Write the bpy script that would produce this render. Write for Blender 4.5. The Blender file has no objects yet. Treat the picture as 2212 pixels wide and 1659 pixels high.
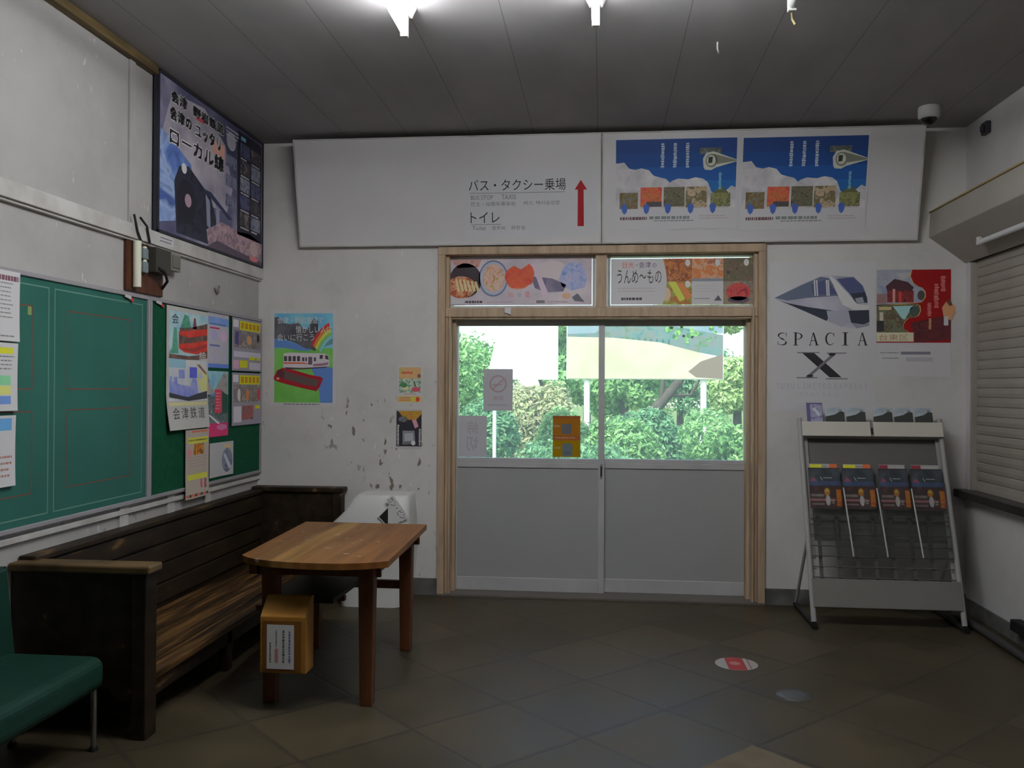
import bpy, bmesh, math, random
from mathutils import Vector, Matrix
random.seed(7)
S = bpy.context.scene
COL = S.collection

# ------------------------------------------------------------------ camera, world, sun, exposure
cam_d = bpy.data.cameras.new('camera')
cam_d.sensor_width = 36.0
cam_d.lens = 1903.6 / 2212 * 36.0
cam_d.clip_start = 0.05
cam = bpy.data.objects.new('camera', cam_d)
COL.objects.link(cam)
YAW, PITCH, ROLL = -0.1017, 0.0046, 0.0052
fw = Vector((math.sin(YAW) * math.cos(PITCH), math.cos(YAW) * math.cos(PITCH), math.sin(PITCH)))
rt = Vector((math.cos(YAW), -math.sin(YAW), 0))
up = rt.cross(fw)
r2 = rt * math.cos(ROLL) + up * math.sin(ROLL)
u2 = up * math.cos(ROLL) - rt * math.sin(ROLL)
cam.matrix_world = Matrix(((r2.x, u2.x, -fw.x, 0), (r2.y, u2.y, -fw.y, 0), (r2.z, u2.z, -fw.z, 1.42), (0, 0, 0, 1)))
S.camera = cam

S.view_settings.view_transform = 'Standard'
S.view_settings.look = 'None'
S.view_settings.gamma = 1.0
S.view_settings.use_curve_mapping = False
S.view_settings.exposure = 0.0
S.cycles.use_denoising = True
S.cycles.max_bounces = 10
S.cycles.transparent_max_bounces = 16

W = bpy.data.worlds.new('sky')
S.world = W
W.use_nodes = True
nt = W.node_tree
bg = nt.nodes['Background']
sky = nt.nodes.new('ShaderNodeTexSky')
sky.sky_type = 'NISHITA'
sky.sun_disc = False
sky.sun_elevation = math.radians(55)
sky.sun_rotation = math.radians(200)
nt.links.new(sky.outputs[0], bg.inputs[0])
bg.inputs[1].default_value = 0.55

sun_d = bpy.data.lights.new('sun', 'SUN')
sun_d.energy = 7.5
sun_d.angle = 0.009
sun_d.color = (1.0, 0.97, 0.92)
sun = bpy.data.objects.new('sun', sun_d)
COL.objects.link(sun)
sun.location = (-6, -6, 14)
sun.rotation_euler = Vector((0.35, 0.75, -1.0)).to_track_quat('-Z', 'Y').to_euler()

TUBE_L = 68.0          # radiance of the fluorescent tubes

# ------------------------------------------------------------------ room measures (metres)
XL, XR, D, H, YB = -2.40, 2.34, 5.97, 3.125, -3.2

# ------------------------------------------------------------------ materials
def lin(c):
    c /= 255.0
    return c / 12.92 if c <= 0.04045 else ((c + 0.055) / 1.055) ** 2.4
def al(r, g, b, k=2.6):
    return tuple(min(0.86, lin(x) * k) for x in (r, g, b)) + (1.0,)

_M = {}
def mat(name, col, rough=0.6, metal=0.0, spec=0.3):
    if name in _M: return _M[name]
    m = bpy.data.materials.new(name); m.use_nodes = True
    p = m.node_tree.nodes['Principled BSDF']
    p.inputs['Base Color'].default_value = col
    p.inputs['Roughness'].default_value = rough
    p.inputs['Metallic'].default_value = metal
    p.inputs['Specular IOR Level'].default_value = spec
    _M[name] = m
    return m
def flat(r, g, b, k=2.6, rough=0.55):
    return mat('ink_%d_%d_%d_%d' % (r, g, b, int(k * 10)), al(r, g, b, k), rough)
def ramp_node(t, stops):
    n = t.nodes.new('ShaderNodeValToRGB')
    while len(n.color_ramp.elements) < len(stops): n.color_ramp.elements.new(0.5)
    for e, (p, c) in zip(n.color_ramp.elements, stops):
        e.position = p; e.color = c
    return n
def coords(t, scale=(1, 1, 1), world=False):
    mp = t.nodes.new('ShaderNodeMapping')
    mp.inputs['Scale'].default_value = scale
    if world:
        g = t.nodes.new('ShaderNodeNewGeometry'); t.links.new(g.outputs['Position'], mp.inputs['Vector'])
    else:
        g = t.nodes.new('ShaderNodeTexCoord'); t.links.new(g.outputs['Object'], mp.inputs['Vector'])
    return mp
def noise_mat(name, stops, scale=4, detail=4, stretch=(1, 1, 1), rough=0.6, world=False, bump=0.0, distort=0.0, spec=0.3, metal=0.0):
    if name in _M: return _M[name]
    m = mat(name, (1, 1, 1, 1), rough, metal, spec)
    t = m.node_tree; p = t.nodes['Principled BSDF']
    mp = coords(t, stretch, world)
    n = t.nodes.new('ShaderNodeTexNoise')
    n.inputs['Scale'].default_value = scale; n.inputs['Detail'].default_value = detail
    n.inputs['Distortion'].default_value = distort
    t.links.new(mp.outputs[0], n.inputs['Vector'])
    r = ramp_node(t, stops)
    t.links.new(n.outputs['Fac'], r.inputs[0]); t.links.new(r.outputs[0], p.inputs['Base Color'])
    if bump:
        b = t.nodes.new('ShaderNodeBump'); b.inputs['Strength'].default_value = bump; b.inputs['Distance'].default_value = 0.01
        t.links.new(n.outputs['Fac'], b.inputs['Height']); t.links.new(b.outputs[0], p.inputs['Normal'])
    return m
def photo(name, cols, scale=14, k=2.6, distort=1.0, stretch=(1, 1, 1)):
    n = len(cols)
    return noise_mat('print_' + name, [(0.30 + 0.40 * i / max(1, n - 1), al(*c, k)) for i, c in enumerate(cols)], scale, 3, stretch, 0.5, False, 0, distort)

def wall_mat(name, base, peel, flecks=1.0, zfade=True):
    """old painted plaster: patchy stains, pale peeled chips, small dark holes"""
    m = mat(name, base, 0.75, 0, 0.2)
    t = m.node_tree; p = t.nodes['Principled BSDF']; L = t.links
    mp = coords(t, (1, 1, 1), True)
    n1 = t.nodes.new('ShaderNodeTexNoise'); n1.inputs['Scale'].default_value = 1.7; n1.inputs['Detail'].default_value = 7; n1.inputs['Roughness'].default_value = 0.65
    L.new(mp.outputs[0], n1.inputs['Vector'])
    r1 = ramp_node(t, [(0.30, tuple(x * 0.86 for x in base[:3]) + (1,)), (0.5, base), (0.72, peel)])
    L.new(n1.outputs['Fac'], r1.inputs[0])
    mp2 = coords(t, (1.0, 1.0, 0.55), True)
    n2 = t.nodes.new('ShaderNodeTexNoise'); n2.inputs['Scale'].default_value = 26; n2.inputs['Detail'].default_value = 2
    L.new(mp2.outputs[0], n2.inputs['Vector'])
    n3 = t.nodes.new('ShaderNodeTexNoise'); n3.inputs['Scale'].default_value = 2.3; n3.inputs['Detail'].default_value = 2
    L.new(mp.outputs[0], n3.inputs['Vector'])
    def mth(op, a, b=None, clamp=False):
        q = t.nodes.new('ShaderNodeMath'); q.operation = op; q.use_clamp = clamp
        for i, v in enumerate((a, b)):
            if v is None: continue
            if isinstance(v, (int, float)): q.inputs[i].default_value = v
            else: L.new(v, q.inputs[i])
        return q.outputs[0]
    hole = mth('MULTIPLY', mth('SUBTRACT', n2.outputs['Fac'], 0.645), 30, True)
    mask = mth('MULTIPLY', mth('SUBTRACT', n3.outputs['Fac'], 0.47), 9, True)
    fac = mth('MULTIPLY', mth('MULTIPLY', hole, mask), flecks)
    if zfade:
        sx = t.nodes.new('ShaderNodeSeparateXYZ'); L.new(mp.outputs[0], sx.inputs[0])
        fac = mth('MULTIPLY', fac, mth('MULTIPLY', mth('SUBTRACT', 1.75, sx.outputs[2]), 2.0, True))
        fac = mth('MULTIPLY', fac, mth('MULTIPLY', mth('SUBTRACT', -0.9, sx.outputs[0]), 3.0, True))
    mix = t.nodes.new('ShaderNodeMix'); mix.data_type = 'RGBA'
    L.new(fac, mix.inputs[0]); L.new(r1.outputs[0], mix.inputs[6]); mix.inputs[7].default_value = (0.24, 0.205, 0.17, 1)
    if zfade:
        mask = mth('MULTIPLY', mask, mth('MULTIPLY', mth('SUBTRACT', -0.9, sx.outputs[0]), 3.0, True))
    chip = mth('MULTIPLY', mth('SUBTRACT', 0.325, n2.outputs['Fac']), 30, True)
    mix2 = t.nodes.new('ShaderNodeMix'); mix2.data_type = 'RGBA'
    L.new(mth('MULTIPLY', mth('MULTIPLY', chip, mask), 0.8 * flecks), mix2.inputs[0]); L.new(mix.outputs[2], mix2.inputs[6]); mix2.inputs[7].default_value = (0.86, 0.85, 0.82, 1)
    L.new(mix2.outputs[2], p.inputs['Base Color'])
    b = t.nodes.new('ShaderNodeBump'); b.inputs['Strength'].default_value = 0.15; b.inputs['Distance'].default_value = 0.004
    L.new(n2.outputs['Fac'], b.inputs['Height']); L.new(b.outputs[0], p.inputs['Normal'])
    return m

def floor_mat():
    m = mat('old_floor_tiles', (0.1, 0.1, 0.1, 1), 0.42, 0, 0.35)
    t = m.node_tree; p = t.nodes['Principled BSDF']; L = t.links
    def mth(op, a, b=None, clamp=False):
        q = t.nodes.new('ShaderNodeMath'); q.operation = op; q.use_clamp = clamp
        for i, v in enumerate((a, b)):
            if v is None: continue
            if isinstance(v, (int, float)): q.inputs[i].default_value = v
            else: L.new(v, q.inputs[i])
        return q.outputs[0]
    g = t.nodes.new('ShaderNodeNewGeometry'); sx = t.nodes.new('ShaderNodeSeparateXYZ'); L.new(g.outputs['Position'], sx.inputs[0])
    x = mth('SUBTRACT', sx.outputs[0], -0.069); y = mth('SUBTRACT', sx.outputs[1], 4.314)
    q = math.sqrt(0.5) / 0.5018
    u = mth('MULTIPLY', mth('ADD', x, y), q); v = mth('MULTIPLY', mth('SUBTRACT', y, x), q)
    def edge(w):
        f = mth('FRACT', w); return mth('MINIMUM', f, mth('SUBTRACT', 1.0, f))
    e = mth('MINIMUM', edge(u), edge(v))
    line = mth('SUBTRACT', 1.0, mth('MULTIPLY', mth('SUBTRACT', e, 0.010), 70, True), True)
    cb = t.nodes.new('ShaderNodeCombineXYZ'); L.new(mth('FLOOR', u), cb.inputs[0]); L.new(mth('FLOOR', v), cb.inputs[1])
    wn = t.nodes.new('ShaderNodeTexWhiteNoise'); wn.noise_dimensions = '2D'; L.new(cb.outputs[0], wn.inputs['Vector'])
    n = t.nodes.new('ShaderNodeTexNoise'); n.inputs['Scale'].default_value = 2.2; n.inputs['Detail'].default_value = 7; n.inputs['Roughness'].default_value = 0.62
    L.new(g.outputs['Position'], n.inputs['Vector'])
    rp = ramp_node(t, [(0.30, (0.044, 0.035, 0.019, 1)), (0.52, (0.064, 0.051, 0.028, 1)), (0.75, (0.094, 0.070, 0.040, 1))])
    L.new(mth('ADD', mth('MULTIPLY', wn.outputs[0], 0.22), mth('MULTIPLY', n.outputs['Fac'], 0.82)), rp.inputs[0])
    mx = t.nodes.new('ShaderNodeMix'); mx.data_type = 'RGBA'
    L.new(mth('MULTIPLY', line, 0.6), mx.inputs[0]); L.new(rp.outputs[0], mx.inputs[6]); mx.inputs[7].default_value = (0.035, 0.03, 0.025, 1)
    L.new(mx.outputs[2], p.inputs['Base Color'])
    rr = t.nodes.new('ShaderNodeMapRange'); rr.inputs[3].default_value = 0.30; rr.inputs[4].default_value = 0.62
    L.new(n.outputs['Fac'], rr.inputs[0]); L.new(rr.outputs[0], p.inputs['Roughness'])
    b = t.nodes.new('ShaderNodeBump'); b.inputs['Strength'].default_value = 0.25; b.inputs['Distance'].default_value = 0.004
    L.new(mth('SUBTRACT', mth('MULTIPLY', n.outputs['Fac'], 0.5), line), b.inputs['Height']); L.new(b.outputs[0], p.inputs['Normal'])
    return m

def ceiling_mat():
    m = mat('dark_ceiling_boards', (0.2, 0.2, 0.2, 1), 0.7, 0, 0.2)
    t = m.node_tree; p = t.nodes['Principled BSDF']; L = t.links
    g = t.nodes.new('ShaderNodeNewGeometry'); sx = t.nodes.new('ShaderNodeSeparateXYZ'); L.new(g.outputs['Position'], sx.inputs[0])
    def mth(op, a, b=None, clamp=False):
        q = t.nodes.new('ShaderNodeMath'); q.operation = op; q.use_clamp = clamp
        for i, v in enumerate((a, b)):
            if v is None: continue
            if isinstance(v, (int, float)): q.inputs[i].default_value = v
            else: L.new(v, q.inputs[i])
        return q.outputs[0]
    f = mth('FRACT', mth('DIVIDE', mth('ADD', sx.outputs[0], 0.46), 0.425))
    e = mth('MINIMUM', f, mth('SUBTRACT', 1.0, f))
    line = mth('SUBTRACT', 1.0, mth('MULTIPLY', e, 110, True), True)
    mp = coords(t, (1, 0.4, 1), True)
    n = t.nodes.new('ShaderNodeTexNoise'); n.inputs['Scale'].default_value = 3; n.inputs['Detail'].default_value = 6
    L.new(mp.outputs[0], n.inputs['Vector'])
    rp = ramp_node(t, [(0.3, (0.325, 0.315, 0.315, 1)), (0.7, (0.40, 0.39, 0.39, 1))])
    L.new(n.outputs['Fac'], rp.inputs[0])
    mx = t.nodes.new('ShaderNodeMix'); mx.data_type = 'RGBA'
    L.new(mth('MULTIPLY', line, 0.6), mx.inputs[0]); L.new(rp.outputs[0], mx.inputs[6]); mx.inputs[7].default_value = (0.06, 0.055, 0.05, 1)
    L.new(mx.outputs[2], p.inputs['Base Color'])
    return m

def glass_mat(name, tint=(0.93, 0.97, 0.95, 1), refl=0.06, dirt=0.02):
    if name in _M: return _M[name]
    m = bpy.data.materials.new(name); m.use_nodes = True; t = m.node_tree
    t.nodes.remove(t.nodes['Principled BSDF'])
    out = t.nodes['Material Output']
    tr = t.nodes.new('ShaderNodeBsdfTransparent'); tr.inputs[0].default_value = tint
    gl = t.nodes.new('ShaderNodeBsdfGlossy'); gl.inputs['Roughness'].default_value = 0.04
    df = t.nodes.new('ShaderNodeBsdfTranslucent'); df.inputs[0].default_value = (0.85, 0.85, 0.82, 1)
    fr = t.nodes.new('ShaderNodeFresnel'); fr.inputs[0].default_value = 1.35
    a = t.nodes.new('ShaderNodeMixShader'); b = t.nodes.new('ShaderNodeMixShader')
    t.links.new(fr.outputs[0], a.inputs[0]); t.links.new(tr.outputs[0], a.inputs[1]); t.links.new(gl.outputs[0], a.inputs[2])
    b.inputs[0].default_value = dirt
    t.links.new(a.outputs[0], b.inputs[1]); t.links.new(df.outputs[0], b.inputs[2]); t.links.new(b.outputs[0], out.inputs[0])
    _M[name] = m
    return m
def sheer_mat(name, col, trans=0.45):
    """thin paper that lets daylight through"""
    if name in _M: return _M[name]
    m = bpy.data.materials.new(name); m.use_nodes = True; t = m.node_tree
    t.nodes.remove(t.nodes['Principled BSDF']); out = t.nodes['Material Output']
    d = t.nodes.new('ShaderNodeBsdfDiffuse'); d.inputs[0].default_value = col
    l = t.nodes.new('ShaderNodeBsdfTranslucent'); l.inputs[0].default_value = col
    x = t.nodes.new('ShaderNodeMixShader'); x.inputs[0].default_value = trans
    t.links.new(d.outputs[0], x.inputs[1]); t.links.new(l.outputs[0], x.inputs[2]); t.links.new(x.outputs[0], out.inputs[0])
    _M[name] = m
    return m
def leaf_mat(name, c1, c2, c3):
    m = bpy.data.materials.new(name); m.use_nodes = True; t = m.node_tree
    t.nodes.remove(t.nodes['Principled BSDF']); out = t.nodes['Material Output']
    g = t.nodes.new('ShaderNodeNewGeometry')
    r = ramp_node(t, [(0.0, c1 + (1,)), (0.5, c2 + (1,)), (1.0, c3 + (1,))])
    t.links.new(g.outputs['Random Per Island'], r.inputs[0])
    d = t.nodes.new('ShaderNodeBsdfDiffuse'); l = t.nodes.new('ShaderNodeBsdfTranslucent')
    x = t.nodes.new('ShaderNodeMixShader'); x.inputs[0].default_value = 0.4
    t.links.new(r.outputs[0], d.inputs[0]); t.links.new(r.outputs[0], l.inputs[0])
    t.links.new(d.outputs[0], x.inputs[1]); t.links.new(l.outputs[0], x.inputs[2]); t.links.new(x.outputs[0], out.inputs[0])
    _M[name] = m
    return m
def emit_mat(name, col, strength):
    m = bpy.data.materials.new(name); m.use_nodes = True
    p = m.node_tree.nodes['Principled BSDF']
    p.inputs['Emission Color'].default_value = col; p.inputs['Emission Strength'].default_value = strength
    _M[name] = m
    return m
def wood_mat(name, cols, scale=3.0, stretch=(1, 1, 1), rough=0.5, bump=0.1, k=2.6):
    n = len(cols)
    return noise_mat(name, [(0.28 + 0.44 * i / (n - 1), al(*c, k)) for i, c in enumerate(cols)], scale, 6, stretch, rough, False, bump, 0.6)

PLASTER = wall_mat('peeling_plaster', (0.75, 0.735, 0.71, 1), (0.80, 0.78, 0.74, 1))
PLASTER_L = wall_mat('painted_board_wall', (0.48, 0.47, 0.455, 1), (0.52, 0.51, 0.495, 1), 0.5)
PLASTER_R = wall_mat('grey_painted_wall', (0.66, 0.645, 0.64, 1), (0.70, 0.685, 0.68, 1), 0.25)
FLOOR = floor_mat()
CEIL = ceiling_mat()
WHITE = mat('white_paint', (0.66, 0.65, 0.63, 1), 0.5)
WHITE_DIRTY = noise_mat('dirty_white_paint', [(0.3, (0.50, 0.48, 0.45, 1)), (0.6, (0.66, 0.65, 0.62, 1))], 6, 6, rough=0.6, world=True)
SIGNW = noise_mat('sign_acrylic', [(0.3, (0.73, 0.715, 0.725, 1)), (0.7, (0.78, 0.765, 0.775, 1))], 2, 3, rough=0.4)
PAPER = mat('white_paper', (0.76, 0.75, 0.77, 1), 0.6)
PAPERW = mat('cream_paper', (0.72, 0.68, 0.63, 1), 0.6)
ALU = noise_mat('aluminium', [(0.3, (0.50, 0.50, 0.51, 1)), (0.7, (0.58, 0.58, 0.59, 1))], 5, 4, rough=0.45, spec=0.5)
ALU_D = mat('dull_aluminium', (0.30, 0.30, 0.30, 1), 0.45, 0.3, 0.5)
DOORP = noise_mat('grey_door_panel', [(0.3, (0.40, 0.41, 0.415, 1)), (0.7, (0.45, 0.455, 0.46, 1))], 1.2, 5, rough=0.34, spec=0.5)
JAMB = wood_mat('worn_brown_wood', [(88, 76, 62), (101, 88, 73), (111, 97, 81)], 5, (4, 4, 0.5), 0.6, 0.1, 4.0)
BROWN = wood_mat('dark_trim_wood', [(46, 38, 26), (84, 70, 44)], 6, (4, 0.4, 4), 0.6, 0.1, 2.4)
BENCH = noise_mat('dark_bench_wood', [(0.34, (0.014, 0.010, 0.006, 1)), (0.58, (0.034, 0.022, 0.013, 1)), (0.66, (0.055, 0.035, 0.019, 1)), (0.74, (0.26, 0.15, 0.055, 1))], 5, 9, (2.5, 0.6, 2.5), 0.5, bump=0.15, spec=0.22)
ARM = noise_mat('worn_bench_edge', [(0.3, (0.07, 0.044, 0.022, 1)), (0.6, (0.16, 0.10, 0.045, 1))], 7, 6, (1, 1, 1), 0.5, spec=0.2)
BENCH_SEAT = noise_mat('worn_seat_wood', [(0.36, (0.018, 0.011, 0.006, 1)), (0.50, (0.060, 0.031, 0.012, 1)), (0.60, (0.145, 0.074, 0.024, 1)), (0.74, (0.27, 0.145, 0.05, 1))], 5, 9, (8.0, 0.42, 3.5), 0.5, bump=0.15, spec=0.18)
TABLE = noise_mat('orange_table_wood', [(0.30, (0.42, 0.36, 0.30, 1)), (0.50, (0.74, 0.69, 0.62, 1)), (0.70, (1.0, 0.97, 0.92, 1))], 2.6, 8, (6.0, 0.55, 1), 0.45, bump=0.08, spec=0.22)
def plank_table(m):
    t = m.node_tree; L = t.links; p = t.nodes['Principled BSDF']
    src = p.inputs['Base Color'].links[0].from_socket
    g = t.nodes.new('ShaderNodeTexCoord'); sx = t.nodes.new('ShaderNodeSeparateXYZ'); L.new(g.outputs['Object'], sx.inputs[0])
    mr = t.nodes.new('ShaderNodeMapRange'); mr.inputs[1].default_value = -0.37; mr.inputs[2].default_value = 0.37
    L.new(sx.outputs[0], mr.inputs[0])
    r = ramp_node(t, [(0.0, (0.27, 0.115, 0.030, 1)), (0.29, (0.235, 0.115, 0.036, 1)), (0.315, (0.40, 0.225, 0.068, 1)), (0.425, (0.40, 0.225, 0.068, 1)), (0.445, (0.30, 0.145, 0.046, 1)), (0.72, (0.27, 0.125, 0.038, 1)), (0.74, (0.29, 0.128, 0.036, 1)), (1.0, (0.28, 0.12, 0.032, 1))])
    L.new(mr.outputs[0], r.inputs[0])
    mx = t.nodes.new('ShaderNodeMix'); mx.data_type = 'RGBA'; mx.blend_type = 'MULTIPLY'; mx.inputs[0].default_value = 1
    L.new(r.outputs[0], mx.inputs[6]); L.new(src, mx.inputs[7])
    n = t.nodes.new('ShaderNodeTexNoise'); n.inputs['Scale'].default_value = 16; n.inputs['Detail'].default_value = 5; L.new(g.outputs['Object'], n.inputs['Vector'])
    f = ramp_node(t, [(0.66, (0, 0, 0, 1)), (0.74, (1, 1, 1, 1))]); L.new(n.outputs['Fac'], f.inputs[0])
    m2 = t.nodes.new('ShaderNodeMix'); m2.data_type = 'RGBA'; L.new(f.outputs[0], m2.inputs[0]); L.new(mx.outputs[2], m2.inputs[6]); m2.inputs[7].default_value = (0.42, 0.34, 0.25, 1)
    L.new(m2.outputs[2], p.inputs['Base Color'])
plank_table(TABLE)
LEG = noise_mat('red_brown_leg', [(0.3, (0.085, 0.032, 0.014, 1)), (0.7, (0.17, 0.062, 0.024, 1))], 8, 5, (3, 3, 0.5), 0.4)
DARKW = mat('dark_shelf_wood', (0.03, 0.022, 0.017, 1), 0.5)
BOXW = noise_mat('orange_box_wood', [(0.3, (0.34, 0.145, 0.022, 1)), (0.7, (0.46, 0.22, 0.038, 1))], 6, 5, (1, 1, 4), 0.4)
BOXD = mat('box_panel', (0.22, 0.092, 0.02, 1), 0.45)
VINYL = noise_mat('green_vinyl', [(0.3, (0.012, 0.048, 0.034, 1)), (0.7, (0.016, 0.058, 0.042, 1))], 20, 3, rough=0.42, bump=0.04, spec=0.25)
CHROME = mat('chrome', (0.55, 0.55, 0.56, 1), 0.25, 1.0)
BLACKP = mat('black_rubber', (0.012, 0.012, 0.013, 1), 0.6)
STONE = noise_mat('black_counter', [(0.3, (0.020, 0.019, 0.018, 1)), (0.7, (0.045, 0.043, 0.042, 1))], 9, 5, rough=0.3)
DKBASE = noise_mat('dark_base_paint', [(0.3, (0.085, 0.083, 0.08, 1)), (0.7, (0.17, 0.165, 0.16, 1))], 9, 6, rough=0.7, world=True)
SHUT = noise_mat('beige_shutter', [(0.3, (0.33, 0.30, 0.26, 1)), (0.7, (0.38, 0.345, 0.30, 1))], 4, 5, rough=0.5)
SHUTB = noise_mat('beige_housing', [(0.3, (0.37, 0.345, 0.30, 1)), (0.7, (0.42, 0.39, 0.345, 1))], 3, 4, rough=0.55)
BINM = noise_mat('grey_plastic', [(0.3, (0.76, 0.765, 0.75, 1)), (0.7, (0.81, 0.81, 0.795, 1))], 3, 3, rough=0.42)
CHALK = noise_mat('green_chalkboard', [(0.3, (0.024, 0.135, 0.106, 1)), (0.7, (0.031, 0.160, 0.128, 1))], 3, 4, rough=0.6)
FELT = noise_mat('green_felt', [(0.3, (0.0, 0.078, 0.034, 1)), (0.7, (0.004, 0.098, 0.044, 1))], 30, 3, rough=0.9)
FRAME = mat('grey_board_frame', (0.36, 0.35, 0.37, 1), 0.45)
RACK = mat('grey_rack_steel', (0.40, 0.395, 0.385, 1), 0.45)
RACKB = mat('rack_back_sheet', (0.16, 0.155, 0.148, 1), 0.5)
CREAM = mat('cream_label_strip', (0.70, 0.68, 0.59, 1), 0.5)
ACRYL = glass_mat('clear_acrylic', (0.90, 0.91, 0.90, 1), 0.05, 0.10)
GLASS = glass_mat('door_glass', (0.93, 0.96, 0.94, 1), 0.05, 0.09)
TUBE = emit_mat('lit_tube', (0.97, 0.98, 1.0, 1), TUBE_L)
TUBEOFF = mat('unlit_tube', (0.72, 0.72, 0.73, 1), 0.3)
BK = flat(28, 27, 28, 2.0)

# ------------------------------------------------------------------ mesh helpers
class MB:
    def __init__(s): s.v = []; s.f = []; s.m = []; s.mats = []; s.smooth = []
    def mi(s, m):
        if m not in s.mats: s.mats.append(m)
        return s.mats.index(m)
    def add(s, vs, fs, m, smooth=False):
        b = len(s.v); k = s.mi(m)
        s.v += [tuple(v) for v in vs]
        for f in fs:
            s.f.append(tuple(b + i for i in f)); s.m.append(k); s.smooth.append(smooth)
        return s
    def box(s, x0, x1, y0, y1, z0, z1, m):
        vs = [(x, y, z) for z in (z0, z1) for y in (y0, y1) for x in (x0, x1)]
        return s.add(vs, [(0, 2, 3, 1), (4, 5, 7, 6), (0, 1, 5, 4), (2, 6, 7, 3), (0, 4, 6, 2), (1, 3, 7, 5)], m)
    def prism(s, pts, axis, a0, a1, m, smooth=False):
        """pts: 2-D outline; axis x -> (y,z), y -> (x,z), z -> (x,y)"""
        def P(p, a):
            return {'x': (a, p[0], p[1]), 'y': (p[0], a, p[1]), 'z': (p[0], p[1], a)}[axis]
        n = len(pts)
        vs = [P(p, a0) for p in pts] + [P(p, a1) for p in pts]
        fs = [tuple(range(n))[::-1], tuple(range(n, 2 * n))]
        s.add(vs, fs, m)
        return s.add(vs, [(i, (i + 1) % n, n + (i + 1) % n, n + i) for i in range(n)], m, smooth)
    def tube(s, path, r, m, seg=12, caps=True):
        path = [Vector(p) for p in path]; n = len(path)
        rs = r if isinstance(r, (list, tuple)) else [r] * n
        vs = []; ref = None
        for i, p in enumerate(path):
            d = (path[min(i + 1, n - 1)] - path[max(i - 1, 0)]).normalized()
            if ref is None:
                ref = d.cross(Vector((0, 0, 1)) if abs(d.z) < 0.9 else Vector((1, 0, 0))).normalized()
            a = (ref - d * ref.dot(d)).normalized(); b = d.cross(a); ref = a
            for k in range(seg):
                t = 2 * math.pi * k / seg
                vs.append(p + (a * math.cos(t) + b * math.sin(t)) * rs[i])
        fs = [(i * seg + k, i * seg + (k + 1) % seg, (i + 1) * seg + (k + 1) % seg, (i + 1) * seg + k) for i in range(n - 1) for k in range(seg)]
        s.add(vs, fs, m, True)
        if caps:
            s.add(vs[:seg], [tuple(range(seg))[::-1]], m); s.add(vs[-seg:], [tuple(range(seg))], m)
        return s
    def lathe(s, prof, cx, cy, m, seg=32, sy=1.0):
        vs = [(cx + r * math.cos(2 * math.pi * k / seg), cy + sy * r * math.sin(2 * math.pi * k / seg), z) for r, z in prof for k in range(seg)]
        n = len(prof)
        fs = [(i * seg + k, i * seg + (k + 1) % seg, (i + 1) * seg + (k + 1) % seg, (i + 1) * seg + k) for i in range(n - 1) for k in range(seg)]
        s.add(vs, fs, m, True)
        s.add(vs[:seg], [tuple(range(seg))[::-1]], m); s.add(vs[-seg:], [tuple(range(seg))], m)
        return s
    def build(s, name, parent=None, bevel=0.0, origin=None, seg=2):
        xs, ys, zs = zip(*s.v)
        o0 = Vector(origin) if origin is not None else Vector(((min(xs) + max(xs)) / 2, (min(ys) + max(ys)) / 2, min(zs)))
        me = bpy.data.meshes.new(name)
        me.from_pydata([tuple(Vector(v) - o0) for v in s.v], [], s.f)
        for m in s.mats: me.materials.append(m)
        me.polygons.foreach_set('material_index', s.m)
        me.polygons.foreach_set('use_smooth', s.smooth)
        me.update()
        ob = bpy.data.objects.new(name, me); COL.objects.link(ob)
        if parent:
            ob.parent = parent; ob.location = o0 - WL(parent)
        else: ob.location = o0
        if bevel:
            b = ob.modifiers.new('bevel', 'BEVEL'); b.width = bevel; b.segments = seg; b.limit_method = 'ANGLE'; b.angle_limit = 0.6
        return ob
def WL(o):
    v = Vector(o.location)
    while o.parent: o = o.parent; v += o.location
    return v
def tag(o, label, cat, group=None, kind=None):
    o['label'] = label
    o['category'] = cat
    if group: o['group'] = group
    if kind: o['kind'] = kind
    return o
def thing(name, label, cat, loc, group=None, kind=None):
    o = bpy.data.objects.new(name, None); o.empty_display_size = 0.1
    COL.objects.link(o); o.location = loc
    return tag(o, label, cat, group, kind)
def copy_thing(o, loc, label=None, group=None):
    c = o.copy(); COL.objects.link(c); c.location = loc
    if label: c['label'] = label
    if group: c['group'] = group
    for ch in o.children:
        d = ch.copy(); COL.objects.link(d); d.parent = c
        for g in ch.children:
            e = g.copy(); COL.objects.link(e); e.parent = d
    return c
def struct(o, label, cat): return tag(o, label, cat, None, 'structure')

# ------------------------------------------------------------------ lettering and prints
_T = {}
def glyphs(s, bold=0.0):
    if (s, bold) in _T: return _T[(s, bold)]
    c = bpy.data.curves.new('t', 'FONT'); c.body = s; c.fill_mode = 'FRONT'; c.resolution_u = 2; c.offset = bold
    o = bpy.data.objects.new('t', c); COL.objects.link(o)
    dg = bpy.context.evaluated_depsgraph_get()
    me = bpy.data.meshes.new_from_object(o.evaluated_get(dg))
    vs = [(v.co.x, v.co.y) for v in me.vertices]; fs = [tuple(p.vertices) for p in me.polygons]
    bpy.data.objects.remove(o); bpy.data.curves.remove(c); bpy.data.meshes.remove(me)
    if vs:
        x0 = min(v[0] for v in vs); x1 = max(v[0] for v in vs); y0 = min(v[1] for v in vs); y1 = max(v[1] for v in vs)
        vs = [((x - x0) / max(1e-6, x1 - x0), (y - y0) / max(1e-6, y1 - y0)) for x, y in vs]
    _T[(s, bold)] = (vs, fs)
    return _T[(s, bold)]

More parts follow.
